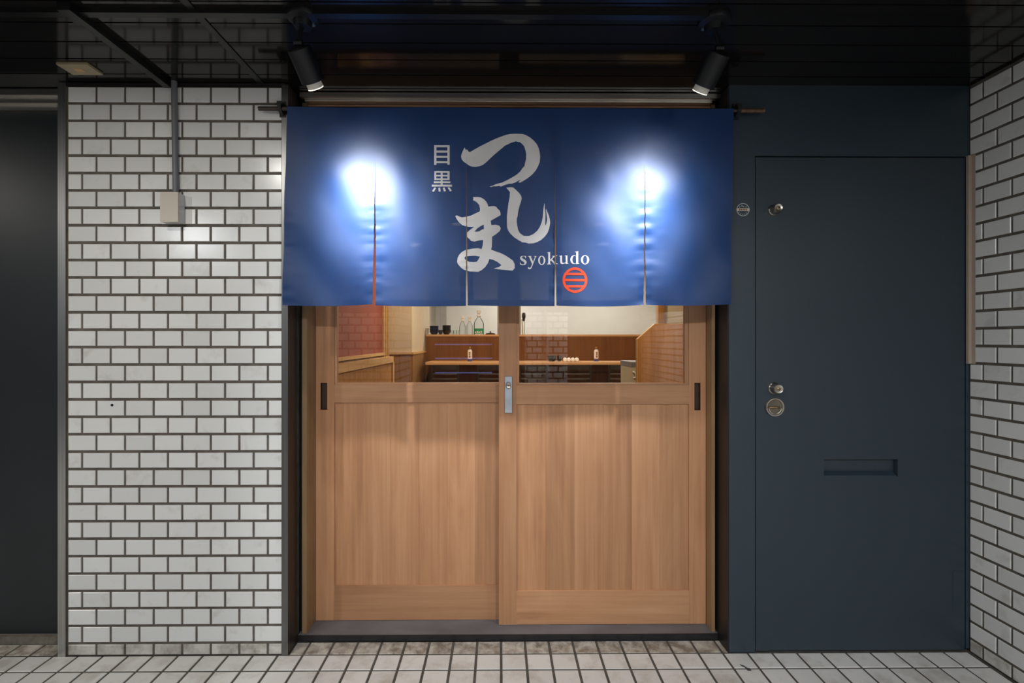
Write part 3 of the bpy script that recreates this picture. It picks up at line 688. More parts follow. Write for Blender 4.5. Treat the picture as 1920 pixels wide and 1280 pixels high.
ma = [(375,78),(440,75),(490,82),(540,110),(580,155),(598,195),(607,222),(650,215),(695,213),(725,225),(745,255),(775,280),(788,320),(788,350),(640,435),(650,497),(720,495),(770,510),(792,548),(775,590),(720,635),(662,672),(660,760),(655,830),(645,860),(700,885),(780,912),(850,945),(920,990),(975,1030),(998,1080),(1000,1140),(968,1178),(900,1172),(800,1162),(685,1145),(760,1125),(803,1095),(740,1045),(680,1015),(620,1000),(600,1060),(560,1120),(510,1165),(455,1195),(330,1192),(240,1165),(190,1130),(150,1080),(137,1050),(145,990),(170,940),(210,900),(270,868),(370,848),(450,840),(503,855),(520,800),(527,740),(525,718),(460,725),(400,742),(350,735),(310,695),(285,670),(285,610),(330,570),(395,520),(350,525),(280,520),(210,495),(165,455),(130,405),(110,360),(135,353),(170,370),(210,382),(260,375),(340,355),(410,322),(478,290),(480,250),(470,200),(440,160),(410,138),(375,122),(382,100)]
mh1 = [(398,592),(440,545),(490,512),(538,490),(538,560),(515,562),(470,588),(430,596)]
mh2 = [(248,985),(262,968),(330,958),(400,953),(478,965),(460,1005),(430,1045),(390,1050),(320,1048),(280,1025),(255,1010)]
LET.append(([px_loop(q, 840, 360, 8.0) for q in (ma, mh1, mh2)], 'w2'))
def rect(x0, y0, x1, y1): return [(x0, y0), (x1, y0), (x1, y1), (x0, y1)]
kan = [rect(165,145,215,575), rect(452,145,502,568)] + [rect(215,a,452,b) for a, b in ((145,190),(262,308),(378,422),(493,537))]
kan += [rect(170,715,212,908), rect(455,712,502,905), rect(308,712,350,1007)]
kan += [rect(212,a,308,b) for a, b in ((712,750),(795,828),(870,906))] + [rect(350,a,455,b) for a, b in ((712,750),(795,828),(870,906))]
kan += [rect(158,933,308,974), rect(350,933,517,972), rect(115,1007,553,1048)]
kan += [[(170,1068),(210,1075),(160,1163),(118,1148)], [(255,1075),(298,1072),(307,1155),(265,1160)], [(350,1075),(395,1068),(422,1145),(378,1157)], [(455,1070),(497,1062),(550,1135),(512,1155)]]
for k_, q in enumerate(kan): LET.append(([px_loop(q, 800, 260, 11.63)], 'w3' if k_ < 6 else 'w4'))
def ell(cx, cy, rx, ry, n=40, xmax=1e9): return [(min(xmax, cx+rx*math.cos(2*math.pi*k/n)), cy+ry*math.sin(2*math.pi*k/n)) for k in range(n)]
ltr = [[[(222,208),(222,262),(208,262),(190,218),(150,212),(118,228),(118,252),(145,275),(200,303),(235,338),(240,375),(222,412),(188,432),(140,437),(95,430),(68,415),(68,368),(82,370),(98,408),(138,420),(172,412),(186,388),(176,365),(140,342),(95,313),(72,282),(70,245),(85,220),(122,204),(170,202)]],
 [[(275,205),(362,205),(362,215),(345,220),(405,350),(455,225),(430,215),(430,205),(495,205),(495,215),(475,225),(400,420),(375,490),(350,530),(320,543),(285,535),(270,510),(280,490),(300,495),(310,512),(330,505),(350,480),(378,410),(300,225),(275,215)]],
 [ell(628,313,92,118), ell(628,313,50,102)],
 [[(770,112),(845,92),(845,400),(868,405),(868,415),(765,415),(765,405),(795,398),(795,125),(770,122)]],
 [[(846,300),(925,212),(897,205),(897,195),(1022,195),(1022,205),(960,215),(893,285),(1005,398),(1040,405),(1040,415),(935,415),(935,405),(945,398),(868,312),(846,330)]],
 [[(1070,205),(1145,192),(1145,340),(1152,378),(1180,392),(1215,385),(1240,365),(1240,215),(1210,208),(1210,200),(1283,190),(1283,390),(1310,400),(1310,408),(1240,415),(1238,388),(1200,408),(1160,418),(1120,410),(1100,385),(1097,340),(1097,220),(1070,213)]],
 [ell(1455,302,98,114,40,1509), ell(1470,302,60,100,40,1506)],
 [[(1478,100),(1562,80),(1562,390),(1590,400),(1590,408),(1510,415),(1510,115),(1478,110)]],
 [ell(1738,302,106,117), ell(1738,302,54,102)]]
for loops, gl in zip(ltr, (5, 6, 7, 8, 8, 9, 10, 10, 11)): LET.append(([px_loop(q, 970, 465, 13.71) for q in loops], 'w%d' % gl))
em = [[ell(1478,826,320,326,56), ell(1478,826,258,264,56)]]
for y0_, y1_ in ((640,700),(795,855),(955,1015)):
    h0 = 256*math.sqrt(max(0, 1-((y0_-826)/262)**2)); h1 = 256*math.sqrt(max(0, 1-((y1_-826)/262)**2))
    hm = 257*math.sqrt(max(0, 1-(((y0_+y1_)/2-826)/263)**2))
    ym = (y0_+y1_)/2
    em.append([[(1478-h0, y0_), (1478+h0, y0_), (1478+hm, ym), (1478+h1, y1_), (1478-h1, y1_), (1478-hm, ym)]])
for loops in em: LET.append(([px_loop(q, 970, 465, 13.71) for q in loops], 'r'))
def poly_bm(loops):
    bm = bmesh.new()
    for lp in loops:
        vs = []
        for x, y in lp:
            X, Z = W(x, y, YN)
            if vs and (Vector((X, 0, Z))-vs[-1].co).length < 1e-6: continue
            vs.append(bm.verts.new((X, 0, Z)))
        for a, b in zip(vs, vs[1:]+vs[:1]): bm.edges.new((a, b))
    bmesh.ops.triangle_fill(bm, use_beauty=True, use_dissolve=False, edges=bm.edges[:], normal=(0, -1, 0))
    return bm
def geo(bm): return bm.verts[:]+bm.edges[:]+bm.faces[:]
for i, (lt, lb, rt, rb, _, _) in enumerate(ED):
    acc = {}
    for loops, kc in LET:
        xs_ = [x for lp in loops for x, y in lp]
        if max(xs_) < min(lt, lb)-1 or min(xs_) > max(rt, rb)+1: continue
        bm = poly_bm(loops)
        for (tx, bx, sgn) in ((lt, lb, 1), (rt, rb, -1)):
            A = Vector((*W(tx, SLIT, YN),)); B = Vector((*W(bx, 572, YN),))
            d = (B-A).normalized(); n2 = Vector((-d.y, d.x))
            if n2.x < 0: n2 = -n2
            nn = Vector((n2.x, 0, n2.y))*sgn
            bmesh.ops.bisect_plane(bm, geom=geo(bm), plane_co=(A.x, 0, A.y), plane_no=nn, clear_inner=True)
        if not bm.faces: bm.free(); continue
        xs_ = [v.co.x for v in bm.verts]; zs_ = [v.co.z for v in bm.verts]
        x = math.floor(min(xs_)/0.011)*0.011
        while x < max(xs_):
            bmesh.ops.bisect_plane(bm, geom=geo(bm), plane_co=(x, 0, 0), plane_no=(1, 0, 0)); x += 0.011
        z = math.floor(min(zs_)/0.011)*0.011
        while z < max(zs_):
            bmesh.ops.bisect_plane(bm, geom=geo(bm), plane_co=(0, 0, z), plane_no=(0, 0, 1)); z += 0.011
        for v in bm.verts: v.co.y = YN+disp(v.co.x, v.co.z, i)-0.0011
        tmp = bpy.data.meshes.new('tmp'); bm.to_mesh(tmp); bm.free(); acc.setdefault(kc, bmesh.new()).from_mesh(tmp); bpy.data.meshes.remove(tmp)
    for kc, b_ in acc.items():
        nm, mt = ('emblem', 'print_red') if kc == 'r' else ('letter', 'print')
        bmesh.ops.remove_doubles(b_, verts=b_.verts[:], dist=0.0004)
        bmesh.ops.recalc_face_normals(b_, faces=b_.faces[:])
        for f in b_.faces:
            if f.normal.y > 0: f.normal_flip()
        parts_ = [b_]
        if kc not in ('r', 'w4'):                       # a stroke cut apart by the slit becomes two pieces
            parts_ = []
            todo = set(b_.faces)
            while todo:
                st_ = [todo.pop()]; isl = list(st_)
                while st_:
                    f = st_.pop()
                    for e_ in f.edges:
                        for g_ in e_.link_faces:
                            if g_ in todo: todo.discard(g_); st_.append(g_); isl.append(g_)
                nb = bmesh.new(); mp_ = {}
                for f in isl:
                    for v in f.verts:
                        if v not in mp_: mp_[v] = nb.verts.new(v.co)
                    nb.faces.new([mp_[v] for v in f.verts])
                if sum(f.calc_area() for f in nb.faces) > 4e-6: parts_.append(nb)
                else: nb.free()
        for pb in parts_:
            m = MB(); m.bm.free(); m.bm = pb; o = m.build(nm, mt, panels[i], smooth=False)
            o['label'] = 'white printed letter' if kc != 'r' else 'red ring emblem with three bars'
# rod and brackets
YR = YN+0.016
rx0, rz0 = W(485, 203.5, YR); rx1, rz1 = W(1433, 207.5, YR)
rd = thing('curtain_rod', ((rx0+rx1)/2, YR, min(rz0, rz1)), 'thin dark pole carrying the blue curtain', 'pole')
xe = WX(1388, YR); ze = rz0+(rz1-rz0)*(xe-rx0)/(rx1-rx0)
MB().tube([(rx0, YR, rz0), (xe, YR, ze)], 0.0085, 14).build('pole', 'rod', rd)
MB().tube([(xe, YR, ze), (xe+(rx1-xe)*0.55, YR, ze), (xe+(rx1-xe)*0.6, YR, rz1), (xe+(rx1-xe)*0.66, YR, rz1), (rx1-0.01, YR, rz1), (rx1-0.008, YR, rz1), (rx1, YR, rz1)], [0.0085, 0.0083, 0.0095, 0.0083, 0.0083, 0.0098, 0.0098], 14).build('bamboo_end', 'rod_end', rd)
def bracket(px, pz, label):
    x, z = W(px, pz, YR)
    b = thing('rod_bracket', (x, -0.004, z-0.03), label, 'bracket', 'black hooks holding the curtain pole')
    MB().box(x-0.012, x+0.012, -0.0105, -0.0055 if px < 900 else -0.0005, z-0.028, z+0.034).build('wall_plate', 'black', b, bevel=0.0015)
    MB().prism([(-0.0105, z-0.024), (YR+0.012, z-0.022), (YR-0.016, z-0.010), (YR-0.016, z+0.012), (YR-0.011, z+0.012), (YR-0.011, z-0.0086), (YR+0.011, z-0.0086), (-0.0105, z-0.0086)], 'x', x-0.007, x+0.007).build('hook', 'black', b, bevel=0.001)
    MB().box(x-0.010, x+0.010, YR-0.012, -0.0105, z+0.010, z+0.022).build('keeper', 'black', b, bevel=0.0015)
    MB().lathe([(0.0035, 0), (0.003, 0.003), (0, 0.0032)], (x+0.002, -0.0105, z+0.029), (0, -1, 0), 10).build('screw', 'nickel', b)
bracket(526, 202, 'black bracket holding the curtain pole on the tiled pier')
bracket(1384, 206, 'black bracket holding the curtain pole on the navy wall')
# old gum on the floor
x = WX(1400, -0.1)
gm = MB().prism([(x-0.016, -0.075), (x-0.004, -0.083), (x+0.004, -0.098), (x+0.013, -0.1), (x+0.011, -0.116), (x-0.004, -0.114), (x-0.005, -0.095), (x-0.014, -0.087)], 'z', 0.0, 0.0016).build('gum_spot', 'gum', bevel=0.0006)
tag(gm, 'flattened dark gum blob on the floor tiles before the navy wall', 'gum')
# ------------------------------------------------------------------ shop interior
def D(px, py, d): return W(px, py, d+CAM.y)      # by distance from the camera
XIL, XIR, YIB, ZIC = -1.37, 2.75, 6.95, 2.55
fi = MB().box(XIL-0.1, XIR+0.1, 0.3, YIB+0.1, -0.05, 0.0).build('floor_inner', 'inner_floor', smooth=False, kind='structure'); tag(fi, 'dark shop floor behind the sliding doors', 'floor')
ci = MB().box(XIL-0.1, XIR+0.1, 0.25, YIB+0.1, ZIC, ZIC+0.1).build('ceiling_inner', 'inner_ceil', smooth=False, kind='structure'); tag(ci, 'pale shop ceiling behind the doors', 'ceiling')
wib = MB().box(XIL-0.1, XIR+0.1, YIB, YIB+0.1, 0, ZIC).build('wall_inner_back', 'white', smooth=False, kind='structure'); tag(wib, 'off-white kitchen wall at the back of the shop', 'wall')
YRE = 3.93
wir = MB().box(XIL-0.1, XIL, 0.3, YRE, 0, ZIC).build('wall_inner_left', 'red', smooth=False, kind='structure'); tag(wir, 'red plastered wall inside the shop', 'wall')
MB().box(XIL, XIL+0.012, 0.31, YRE-0.02, 0.0, 1.09).build('wainscot', 'wood_b', wir)
wl2 = MB().box(XIL-0.1, XIL, 5.65, YIB, 0, ZIC).build('wall_inner_left', 'white', smooth=False, kind='structure'); tag(wl2, 'off-white kitchen side wall beyond the cream pillar', 'wall')
wrr = MB().box(XIR, XIR+0.1, 0.3, YIB, 0, ZIC).build('wall_inner_right', 'cream', smooth=False, kind='structure'); tag(wrr, 'cream wall on the far right inside the shop', 'wall')
wfr = MB().box(XNL+0.005, XIR+0.1, 0.255, 0.3, 0, ZIC).box(XT1+0.001, XNL+0.004, 0.252, 0.3, 2.2, ZIC).box(XIL-0.4, XT1, 0.302, 0.33, 0, ZIC).build('wall_inner_front', 'cream', smooth=False, kind='structure'); tag(wfr, 'inner side of the shop front wall around the doorway', 'wall')
# chair rail on the red wall
cr = MB().box(XIL+0.001, XIL+0.03, 0.34, YRE+0.01, 1.095, 1.125).build('trim_9', 'wood_l', bevel=0.002, kind='structure'); tag(cr, 'pale wooden rail along the foot of the red wall', 'trim')
pt = thing('trim_10', (XIL+0.03, YRE+0.05, 0), 'stepped pale wooden post at the end of the red wall', 'trim', kind='structure')
for q, (dx, dy, wd) in enumerate(((0.0, 0.0, 0.035), (0.02, 0.05, 0.03), (0.035, 0.1, 0.03))):
    MB().box(XIL-0.08, XIL+0.012+dx, YRE+0.012+dy, YRE+0.012+dy+0.035, 0, ZIC).build('batten', 'wood_l', pt, bevel=0.003)
# low partition in front of it
hp = thing('low_partition', (-1.06, 1.7, 0), 'low wooden partition with pale cap rail along the red wall side', 'partition')
MB().box(-1.10, -1.04, 0.4, 2.96, 1.055, 1.112).build('cap_rail', 'wood_l', hp, bevel=0.003)
MB().box(-1.09, -1.055, 0.42, 2.93, 0.0, 1.055).build('panel', 'wood_o', hp)
MB().box(-1.10, -1.04, 2.93, 2.99, 0.0, 1.055).build('end_post', 'wood_l', hp, bevel=0.003)
# cream pillar
YC0, YC1, XC1 = 4.10, 5.63, -1.057
pc = thing('pillar', ((XIL+XC1)/2, (YC0+YC1)/2, 0), 'cream pillar with brown wooden wainscot inside the shop', 'pillar', kind='structure')
MB().box(XIL-0.1, XC1, YC0, YC1, 0, ZIC).build('shaft', 'cream', pc, smooth=False)
MB().box(XIL-0.1, XC1+0.012, YC0-0.012, YC1+0.005, 0, 1.10).build('wainscot', 'wood_b', pc)
MB().box(XIL-0.1, XC1+0.022, YC0-0.022, YC1+0.01, 1.10, 1.125).build('cap', 'wood_l', pc, bevel=0.003)
# counter
ct = thing('counter', (0.6, 4.85, 0), 'long pale wooden counter with chairs tucked under it', 'counter')
MB().box(-0.957, 2.7, 4.53, 5.14, 0.955, 0.986).build('counter_top', 'wood_lx', ct, bevel=0.003)
MB().box(-0.957, 2.7, 4.86, 4.90, 0.0, 0.955).build('front_panel', 'wood_d', ct)
MB().box(-0.957, 2.7, 4.80, 4.86, 0.85, 0.94).build('apron', 'wood_b', ct)
bk = thing('counter_screen', (0.6, 5.2, 0), 'red-brown wooden screen with shelf top behind the counter', 'screen')
MB().box(-1.04, 2.7, 5.145, 5.175, 0.0, 1.325).build('screen_panel', 'wood_d', bk)
MB().box(-1.033, 2.7, 5.135, 5.46, 1.325, 1.352).build('shelf_top', 'wood_lx', bk, bevel=0.003)
# chairs
def chair():
    c = thing('counter_chair', (0, 0, 0), '', 'chair', 'black chairs along the counter')
    w2 = 0.165
    for sx in (-1, 1):
        MB().tube([(sx*0.15, -0.0, 0.0), (sx*0.155, -0.02, 0.55), (sx*w2, -0.045, 0.965)], [0.013, 0.015, 0.013], 10).build('back_leg', 'chair', c)
        MB().tube([(sx*0.16, 0.33, 0.0), (sx*0.155, 0.31, 0.63)], [0.012, 0.015], 10).build('front_leg', 'chair', c)
        MB().tube([(sx*0.152, -0.01, 0.22), (sx*0.158, 0.32, 0.22)], 0.009, 8).build('stretcher', 'chair', c)
    MB().tube([(-0.158, 0.323, 0.26), (0.158, 0.323, 0.26)], 0.010, 8).build('footrest', 'chair', c)
    MB().box(-0.185, 0.185, -0.03, 0.345, 0.625, 0.66).build('seat', 'chair', c, bevel=0.008, seg=2)
    for z0, hgt, zz in ((0.908, 0.052, 0.0), (0.845, 0.018, 0), (0.785, 0.018, 0), (0.725, 0.018, 0)):
        m = MB(); n = 10
        ins = []
        for q in range(n+1):
            t = q/n*2-1; ins.append((t*w2, -0.040-0.045*(1-t*t)-(z0-0.9)*0.06*-1*0-0.0))
        outer = ins; inner = [(x, y+0.018) for x, y in ins]
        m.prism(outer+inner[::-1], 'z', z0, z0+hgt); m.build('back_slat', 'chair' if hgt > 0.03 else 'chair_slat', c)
    return c
c0 = chair()
YCH = 4.30
chx = [D((a+b)/2, 690, 6.33)[0] for a, b in ((809, 859), (896, 946), (975, 1025), (1058, 1108), (1142, 1192))]
chl = ['black chair at the counter, next to the cream pillar', 'black chair at the counter, second from the cream pillar', 'black chair at the counter, third from the cream pillar', 'black chair at the counter, fourth from the cream pillar, before the rolled towels', 'black chair at the counter, beside the cream metal cabinet']
for q, x in enumerate(chx):
    if q == 0: c0.location = (x, YCH, 0); c0['label'] = chl[0]
    else: dup(c0, (x, YCH, 0), chl[q])
# right partition
PX0, _ = D(1195.5, 630, 3.4); _, pz1 = D(1228, 607.5, 3.4); pxm, _ = D(1228, 607, 3.4); _, pzm = D(1196, 636, 3.4)
YPA = 3.4+CAM.y
pn = thing('side_screen', (PX0+0.35, YPA, 0), 'tall orange wooden side screen with a cut-off upper corner', 'screen')
MB().prism([(PX0, 0), (PX0, pzm), (pxm, pz1), (PX0+0.9, pz1), (PX0+0.9, 0)], 'y', YPA, YPA+0.035).build('panel', 'wood_o', pn, smooth=False)
e = (Vector((pxm, pz1))-Vector((PX0, pzm))).normalized()
MB().prism([(PX0-0.003, 0), (PX0-0.003, pzm+0.001), (pxm-0.001, pz1+0.003), (PX0+0.9, pz1+0.003), (PX0+0.9, pz1), (pxm, pz1), (PX0, pzm), (PX0, 0)], 'y', YPA, YPA+0.035).build('edge_band', 'wood_l', pn, smooth=False)
# cabinet behind it
cx0, cz1 = D(1184, 678.5, 4.5)
YCB = 4.5+CAM.y
cb = thing('metal_cabinet', (cx0+0.2, YCB+0.2, 0), 'cream metal cabinet with grey top behind the side screen', 'cabinet')
MB().box(cx0, cx0+0.42, YCB, YCB+0.4, 0, cz1-0.045).build('body', 'cabinet', cb, bevel=0.004)
MB().box(cx0-0.004, cx0+0.424, YCB-0.004, YCB+0.4, cz1-0.044, cz1).build('top', 'cabinet_top', cb, bevel=0.003)
hx = cx0+0.028
MB().tube([(hx-0.014, YCB-0.001, cz1-0.085), (hx-0.006, YCB-0.02, cz1-0.09), (hx+0.008, YCB-0.022, cz1-0.11), (hx+0.004, YCB-0.02, cz1-0.135), (hx-0.010, YCB-0.001, cz1-0.14)], 0.008, 10).build('handle', 'cap_white', cb)
# wooden post and cream wall at the right back
qx0, _ = D(1234.5, 600, 6.0); qx1, _ = D(1246, 600, 6.0)
qp = MB().box(qx0, qx1, 3.93, 4.0, 0, ZIC).build('trim_11', 'wood_o', bevel=0.003, kind='structure'); tag(qp, 'brown wooden post above the side screen', 'trim')
qw = MB().box(qx1+0.001, XIR, 3.95, 3.99, 0, ZIC).build('wall_inner_corner', 'cream', smooth=False, kind='structure'); tag(qw, 'cream wall beside the brown post', 'wall')
# grey door edge / post on the kitchen wall
gx0, _ = D(816, 600, 8.9); gx1, _ = D(824, 600, 8.9); gx2, _ = D(836, 600, 8.9)
gp = thing('trim_12', (gx0, 6.9, 0), 'grey door casing on the kitchen wall', 'trim', kind='structure')
MB().box(gx0, gx1, 6.88, 6.948, 0, 2.2).build('post', 'grey', gp, bevel=0.003)
MB().box(gx1+0.001, gx2, 6.91, 6.948, 0, 2.2).build('board', 'grey', gp, bevel=0.003)
# steel rack upright mostly hidden by the door stile
ux0, _ = D(932.5, 600, 7.7); ux1, _ = D(976.5, 600, 7.7)
up = thing('steel_rack', ((ux0+ux1)/2, 5.65, 1.352), 'grey steel rack with round studs behind the door stile', 'rack')
MB().box(ux0+0.01, ux1-0.01, 5.62, 5.66, 1.0, 2.2).build('back_plate', 'grey', up)
for xx in (ux0, ux1-0.018):
    u_ = MB().box(xx, xx+0.018, 5.6, 5.64, 0.0, 2.25).build('upright', 'grey', up, bevel=0.002)
    for q in range(6): MB().lathe([(0.009, 0), (0.009, 0.006), (0.004, 0.009), (0, 0.009)], (xx+0.009, 5.6, 1.45+q*0.14), (0, -1, 0), 12).build('stud', 'nickel', u_)
# things on the shelf top (z = 1.352)
ZS = 1.3525; YSH = 5.27
def sx(px): return D(px, 620, YSH-CAM.y)[0]
sc = (YSH-CAM.y)/F
def bowl_mesh(r, hgt):
    return [(r*0.5, 0), (r*0.55, 0.003), (r*0.62, 0.008), (r*0.8, hgt*0.5), (r, hgt), (r*0.95, hgt), (r*0.74, hgt*0.55), (r*0.5, 0.012), (0, 0.011)]
def stack(px, n, r, hgt, step, mat, label, group, y=YSH):
    x = sx(px)
    for q in range(n):
        o = MB().lathe(bowl_mesh(r, hgt), (x, y, ZS+step*q), (0, 0, 1), 26).build('bowl', mat)
        nth = ['lowest', 'second lowest', 'third from the bottom', 'fourth from the bottom', 'fifth from the bottom'][q] if q < n-1 else 'topmost'
        tag(o, label % nth, 'bowl', group)
stack(814, 4, 0.068, 0.05, 0.024, 'bowl_blue', 'dark blue bowl, %s of the wide stack on the shelf', 'blue bowls on the shelf')
stack(827, 2, 0.034, 0.045, 0.018, 'bowl_blue', 'small dark blue cup, %s of the pair between the bowl stacks', 'small blue cups on the shelf', YSH-0.06)
stack(836.5, 5, 0.066, 0.05, 0.021, 'bowl_black', 'black speckled bowl, %s of its stack on the shelf', 'black bowls on the shelf', YSH+0.07)
o = MB().lathe([(0.03, 0), (0.034, 0.09), (0.032, 0.09), (0.028, 0.004), (0, 0.004)], (sx(799.5), YSH, ZS), (0, 0, 1), 20).build('metal_cup', 'grey'); tag(o, 'grey metal cup beside the cream pillar on the shelf', 'cup')
for q, px in enumerate((848.5, 853.5, 858.5)):
    o = MB().lathe([(0.019, 0), (0.022, 0.062), (0.0205, 0.062), (0.0175, 0.005), (0, 0.005)], (sx(px), YSH-0.05+0.03*(q % 2), ZS), (0, 0, 1), 20).build('drinking_glass', 'bottle')
    tag(o, ['small clear drinking glass beside the black bowls', 'small clear drinking glass in the middle of three', 'small clear drinking glass beside the shorter bottles'][q], 'glass', 'glasses on the shelf')
def pump_bottle(px, r, hb, label, big):
    x = sx(px); k_ = 0.40 if big else 0.56
    b = thing('liquor_bottle', (x, YSH, ZS), label, 'bottle', 'clear liquor bottles on the shelf')
    MB().lathe([(r*0.96, 0), (r, 0.008), (r, hb*0.42), (r*0.93, hb*0.5), (r*0.5, hb*0.66), (r*0.27, hb*0.7), (r*0.27, hb*0.76)], (x, YSH, ZS), (0, 0, 1), 28).build('glass_body', 'bottle', b)
    MB().lathe([(r*0.34, hb*0.715), (r*0.34, hb*0.735)], (x, YSH, ZS), (0, 0, 1), 20).build('neck_ring', 'grey', b)
    MB().lathe([(r*0.22, hb*0.735), (r*k_, hb*0.745), (r*k_*0.9, hb*0.80), (r*k_*0.55, hb*0.84), (r*k_*0.55, hb*0.87), (r*k_, hb*0.875), (r*k_*1.05, hb), (r*k_*0.8, hb)], (x, YSH, ZS), (0, 0, 1), 20).build('pourer_cap', 'cap_white', b)
    if big:
        lb = MB().lathe([(r*1.01, 0.012), (r*1.01, hb*0.25)], (x, YSH, ZS), (0, 0, 1), 28, close=False).build('label_sleeve', 'green', b)
        m = MB()
        for q in range(4): m.box(x-0.048+q*0.026, x-0.032+q*0.026, YSH-r*1.03, YSH-r*0.8, ZS+0.02, ZS+0.042+0.008*(q % 2))
        m.build('label_print', 'cap_white', lb)
pump_bottle(867, 0.043, 0.262, 'clear glass bottle with white pourer beside the drinking glasses', False)
pump_bottle(880.5, 0.043, 0.258, 'clear glass bottle with white pourer next to the green-labelled one', False)
pump_bottle(897.8, 0.072, 0.345, 'large clear bottle with green label and white pourer', True)
x = sx(919.5)
ld = thing('pot_lid', (x, YSH, ZS), 'black round lid with knob on the shelf', 'lid')
MB().lathe([(0.070, 0), (0.070, 0.009), (0.062, 0.016), (0.02, 0.024), (0, 0.025)], (x, YSH, ZS), (0, 0, 1), 30).build('plate', 'black', ld)
MB().lathe([(0.006, 0.022), (0.007, 0.03), (0.013, 0.036), (0.011, 0.044), (0, 0.046)], (x, YSH, ZS), (0, 0, 1), 16).build('knob', 'black', ld)
x = sx(981.5)
ut = thing('kitchen_brush', (x, YSH, ZS), 'pale wooden stick with black head standing on the shelf', 'utensil')
MB().tube([(x-0.010, YSH, ZS), (x-0.022, YSH, ZS+0.22)], 0.009, 10).build('stick', 'stick', ut)
MB().lathe([(0.010, 0.19), (0.016, 0.2), (0.02, 0.23), (0.027, 0.25), (0.027, 0.29), (0.018, 0.31), (0, 0.315)], (x+0.004, YSH-0.01, ZS), (0, 0, 1), 16).build('head', 'black', ut)
MB().tube([(x+0.016, YSH-0.01, ZS), (x+0.010, YSH-0.01, ZS+0.2)], 0.004, 8).build('green_handle', 'grip_green', ut)
# things on the counter (z = .986)
ZC = 0.9865; YCT = 4.85
def cxp(px): return D(px, 670, YCT-CAM.y)[0]
def sauce(px, label, other=None):
    x = cxp(px)
    b = thing('sauce_bottle', (x, YCT, ZC), label, 'bottle', 'sauce bottles on the counter')
    MB().lathe([(0.030, 0), (0.031, 0.004), (0.031, 0.035)], (x, YCT, ZC), (0, 0, 1), 24).build('base_band', 'label_blue', b)
    lb = MB().lathe([(0.0308, 0.0352), (0.0308, 0.135), (0.026, 0.15), (0.014, 0.16)], (x, YCT, ZC), (0, 0, 1), 24).build('label_sleeve', 'label', b)
    m = MB()
    for q, (a, bb, c) in enumerate(((0.105, 0.125, 0.009), (0.078, 0.1, 0.007), (0.052, 0.07, 0.010))): m.box(x-c, x+c, YCT-0.0325, YCT-0.029, ZC+a, ZC+bb)
    m.build('label_print', 'ink', lb)
    MB().lathe([(0.0142, 0.16), (0.0135, 0.172)], (x, YCT, ZC), (0, 0, 1), 18).build('neck', 'label_blue', b)
    MB().lathe([(0.0125, 0.1722), (0.0125, 0.192), (0.008, 0.196)], (x, YCT, ZC), (0, 0, 1), 18).build('cap', 'gold', b)
sauce(881, 'white-labelled sauce bottle on the counter below the liquor bottles'); sauce(1118, 'white-labelled sauce bottle on the counter beyond the towels')
def cbowl(px, r, hgt, label):
    o = MB().lathe([(r*0.7, 0), (r*0.95, hgt*0.3), (r, hgt), (r*0.93, hgt), (r*0.85, hgt*0.35), (0, hgt*0.2)], (cxp(px), YCT-0.04, ZC), (0, 0, 1), 24).build('dark_bowl', 'bowl_black'); tag(o, label, 'bowl')
cbowl(1034, 0.056, 0.075, 'wide dark bowl on the counter'); cbowl(1048, 0.028, 0.075, 'narrow dark cup between the wide bowl and the towels')
tw = ['rolled white towel next to the narrow dark cup', 'rolled white towel, second from the dark cup', 'rolled white towel, third from the dark cup', 'rolled white towel at the end nearer the sauce bottle']
for q in range(4):
    x = cxp(1056+7.3*q)
    m = MB().lathe([(0, 0), (0.018, 0.0), (0.0255, 0.006), (0.026, 0.15), (0.018, 0.156), (0, 0.156)], (x, YCT-0.2, ZC+0.0258), (0.12, 1, 0), 16)
    tag(m.build('rolled_towel', 'towel'), tw[q], 'towel', 'rolled towels on the counter')
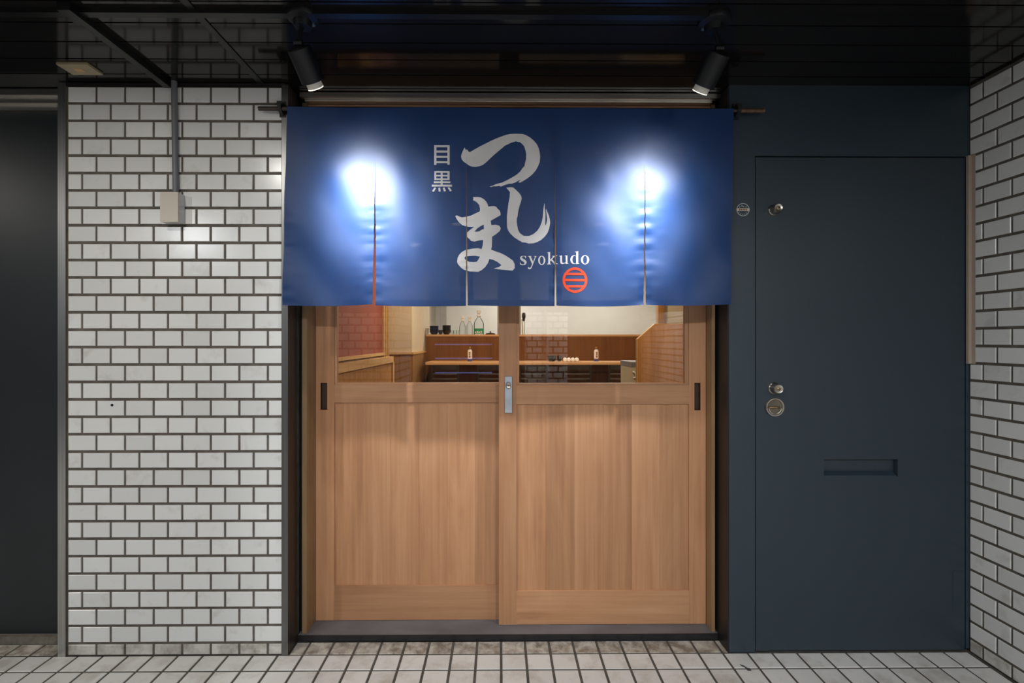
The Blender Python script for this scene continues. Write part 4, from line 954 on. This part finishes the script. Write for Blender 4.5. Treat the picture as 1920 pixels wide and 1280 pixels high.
# ------------------------------------------------------------------ lamps
def downlight(x, y, zc, watt, color, mat, label, group, r=0.06, soft=0.05):
    d = thing('downlight', (x, y, zc), label, 'downlight', group)
    MB().lathe([(r+0.018, 0), (r+0.018, -0.005), (r, -0.009), (r, -0.001), (0, -0.001)], (x, y, zc), (0, 0, 1), 32).build('bezel', 'cap_white', d)
    MB().lathe([(r-0.004, -0.0012), (r-0.004, -0.004), (0, -0.004)], (x, y, zc), (0, 0, 1), 32).build('lens', mat, d)
    L = bpy.data.lights.new('downlight_lamp', 'AREA'); L.shape = 'DISK'; L.size = soft*2; L.energy = watt; L.color = color
    lo = bpy.data.objects.new('downlight_lamp', L); COL.objects.link(lo); lo.parent = d; lo.location = (0, 0, -0.012)
lab1 = ['downlight in the ceiling before the black panel', 'downlight in the ceiling before the tiled pier']
for q, x in enumerate(PASSAGE_ROW1['xs']): downlight(x, PASSAGE_ROW1['y'], CEIL, PASSAGE_ROW1['watt'], (1, 0.95, 0.87), 'lamp', lab1[q], 'passage downlights')
lab2 = ['added fill downlight across the passage from the black panel', 'added fill downlight across the passage from the tiled pier', 'added fill downlight across the passage from the navy wall']
for q, x in enumerate(PASSAGE_FILL['xs']): downlight(x, PASSAGE_FILL['y'], CEIL, PASSAGE_FILL['watt'], (0.93, 0.965, 1.0), 'lamp', lab2[q], 'passage downlights', 0.09, 0.08)
lab3 = ['shop ceiling lamp just inside the doors', 'shop ceiling lamp over the counter by the pillar', 'shop ceiling lamp over the counter by the post', 'kitchen ceiling lamp before the grey casing', 'kitchen ceiling lamp before the white wall']
for q, ((x, y), wt) in enumerate(SHOP_LAMPS): downlight(x, y, ZIC, wt, (1, 0.8, 0.56) if q < 3 else (1, 0.97, 0.91), 'lamp_warm', lab3[q], 'shop ceiling lamps', 0.08, 0.09)
# ------------------------------------------------------------------ the passage behind the camera (seen mirrored in the door glass)
wp = MB().box(-5.2, XRW+0.3, -4.7, -4.6, 0, CEIL).build('wall_passage', 'passage', smooth=False, kind='structure'); tag(wp, 'dark wall across the passage', 'wall')
pA = MB().box(-1.62, -0.93, -2.85, -2.1, 0, CEIL).build('pillar', 'pillar', smooth=False, kind='structure'); tag(pA, 'white tiled pillar across the passage opposite the tiled pier', 'pillar')
pB = MB().box(0.30, 0.76, -3.75, -3.3, 0, CEIL).build('pillar', 'pillar', smooth=False, kind='structure'); tag(pB, 'slim white tiled pillar across the passage with a pipe', 'pillar')
MB().tube([(0.53, -3.285, 0), (0.53, -3.285, CEIL)], 0.013, 12).build('pipe', 'beige_side', pB)
vx0, vx1 = -0.86, -0.10
vm = thing('vending_machine', ((vx0+vx1)/2, -4.45, 0), 'dark vending machine with three blue light strips across the passage', 'vending machine')
MB().box(vx0-0.06, vx1+0.06, -4.59, -4.30, 0.02, 1.8).build('cabinet', 'passage', vm, bevel=0.01)
for zz in (1.215, 1.03, 0.84):
    MB().box(vx0, vx1, -4.30, -4.27, zz-0.009, zz+0.009).build('light_strip', 'strip_blue', vm, bevel=0.003)
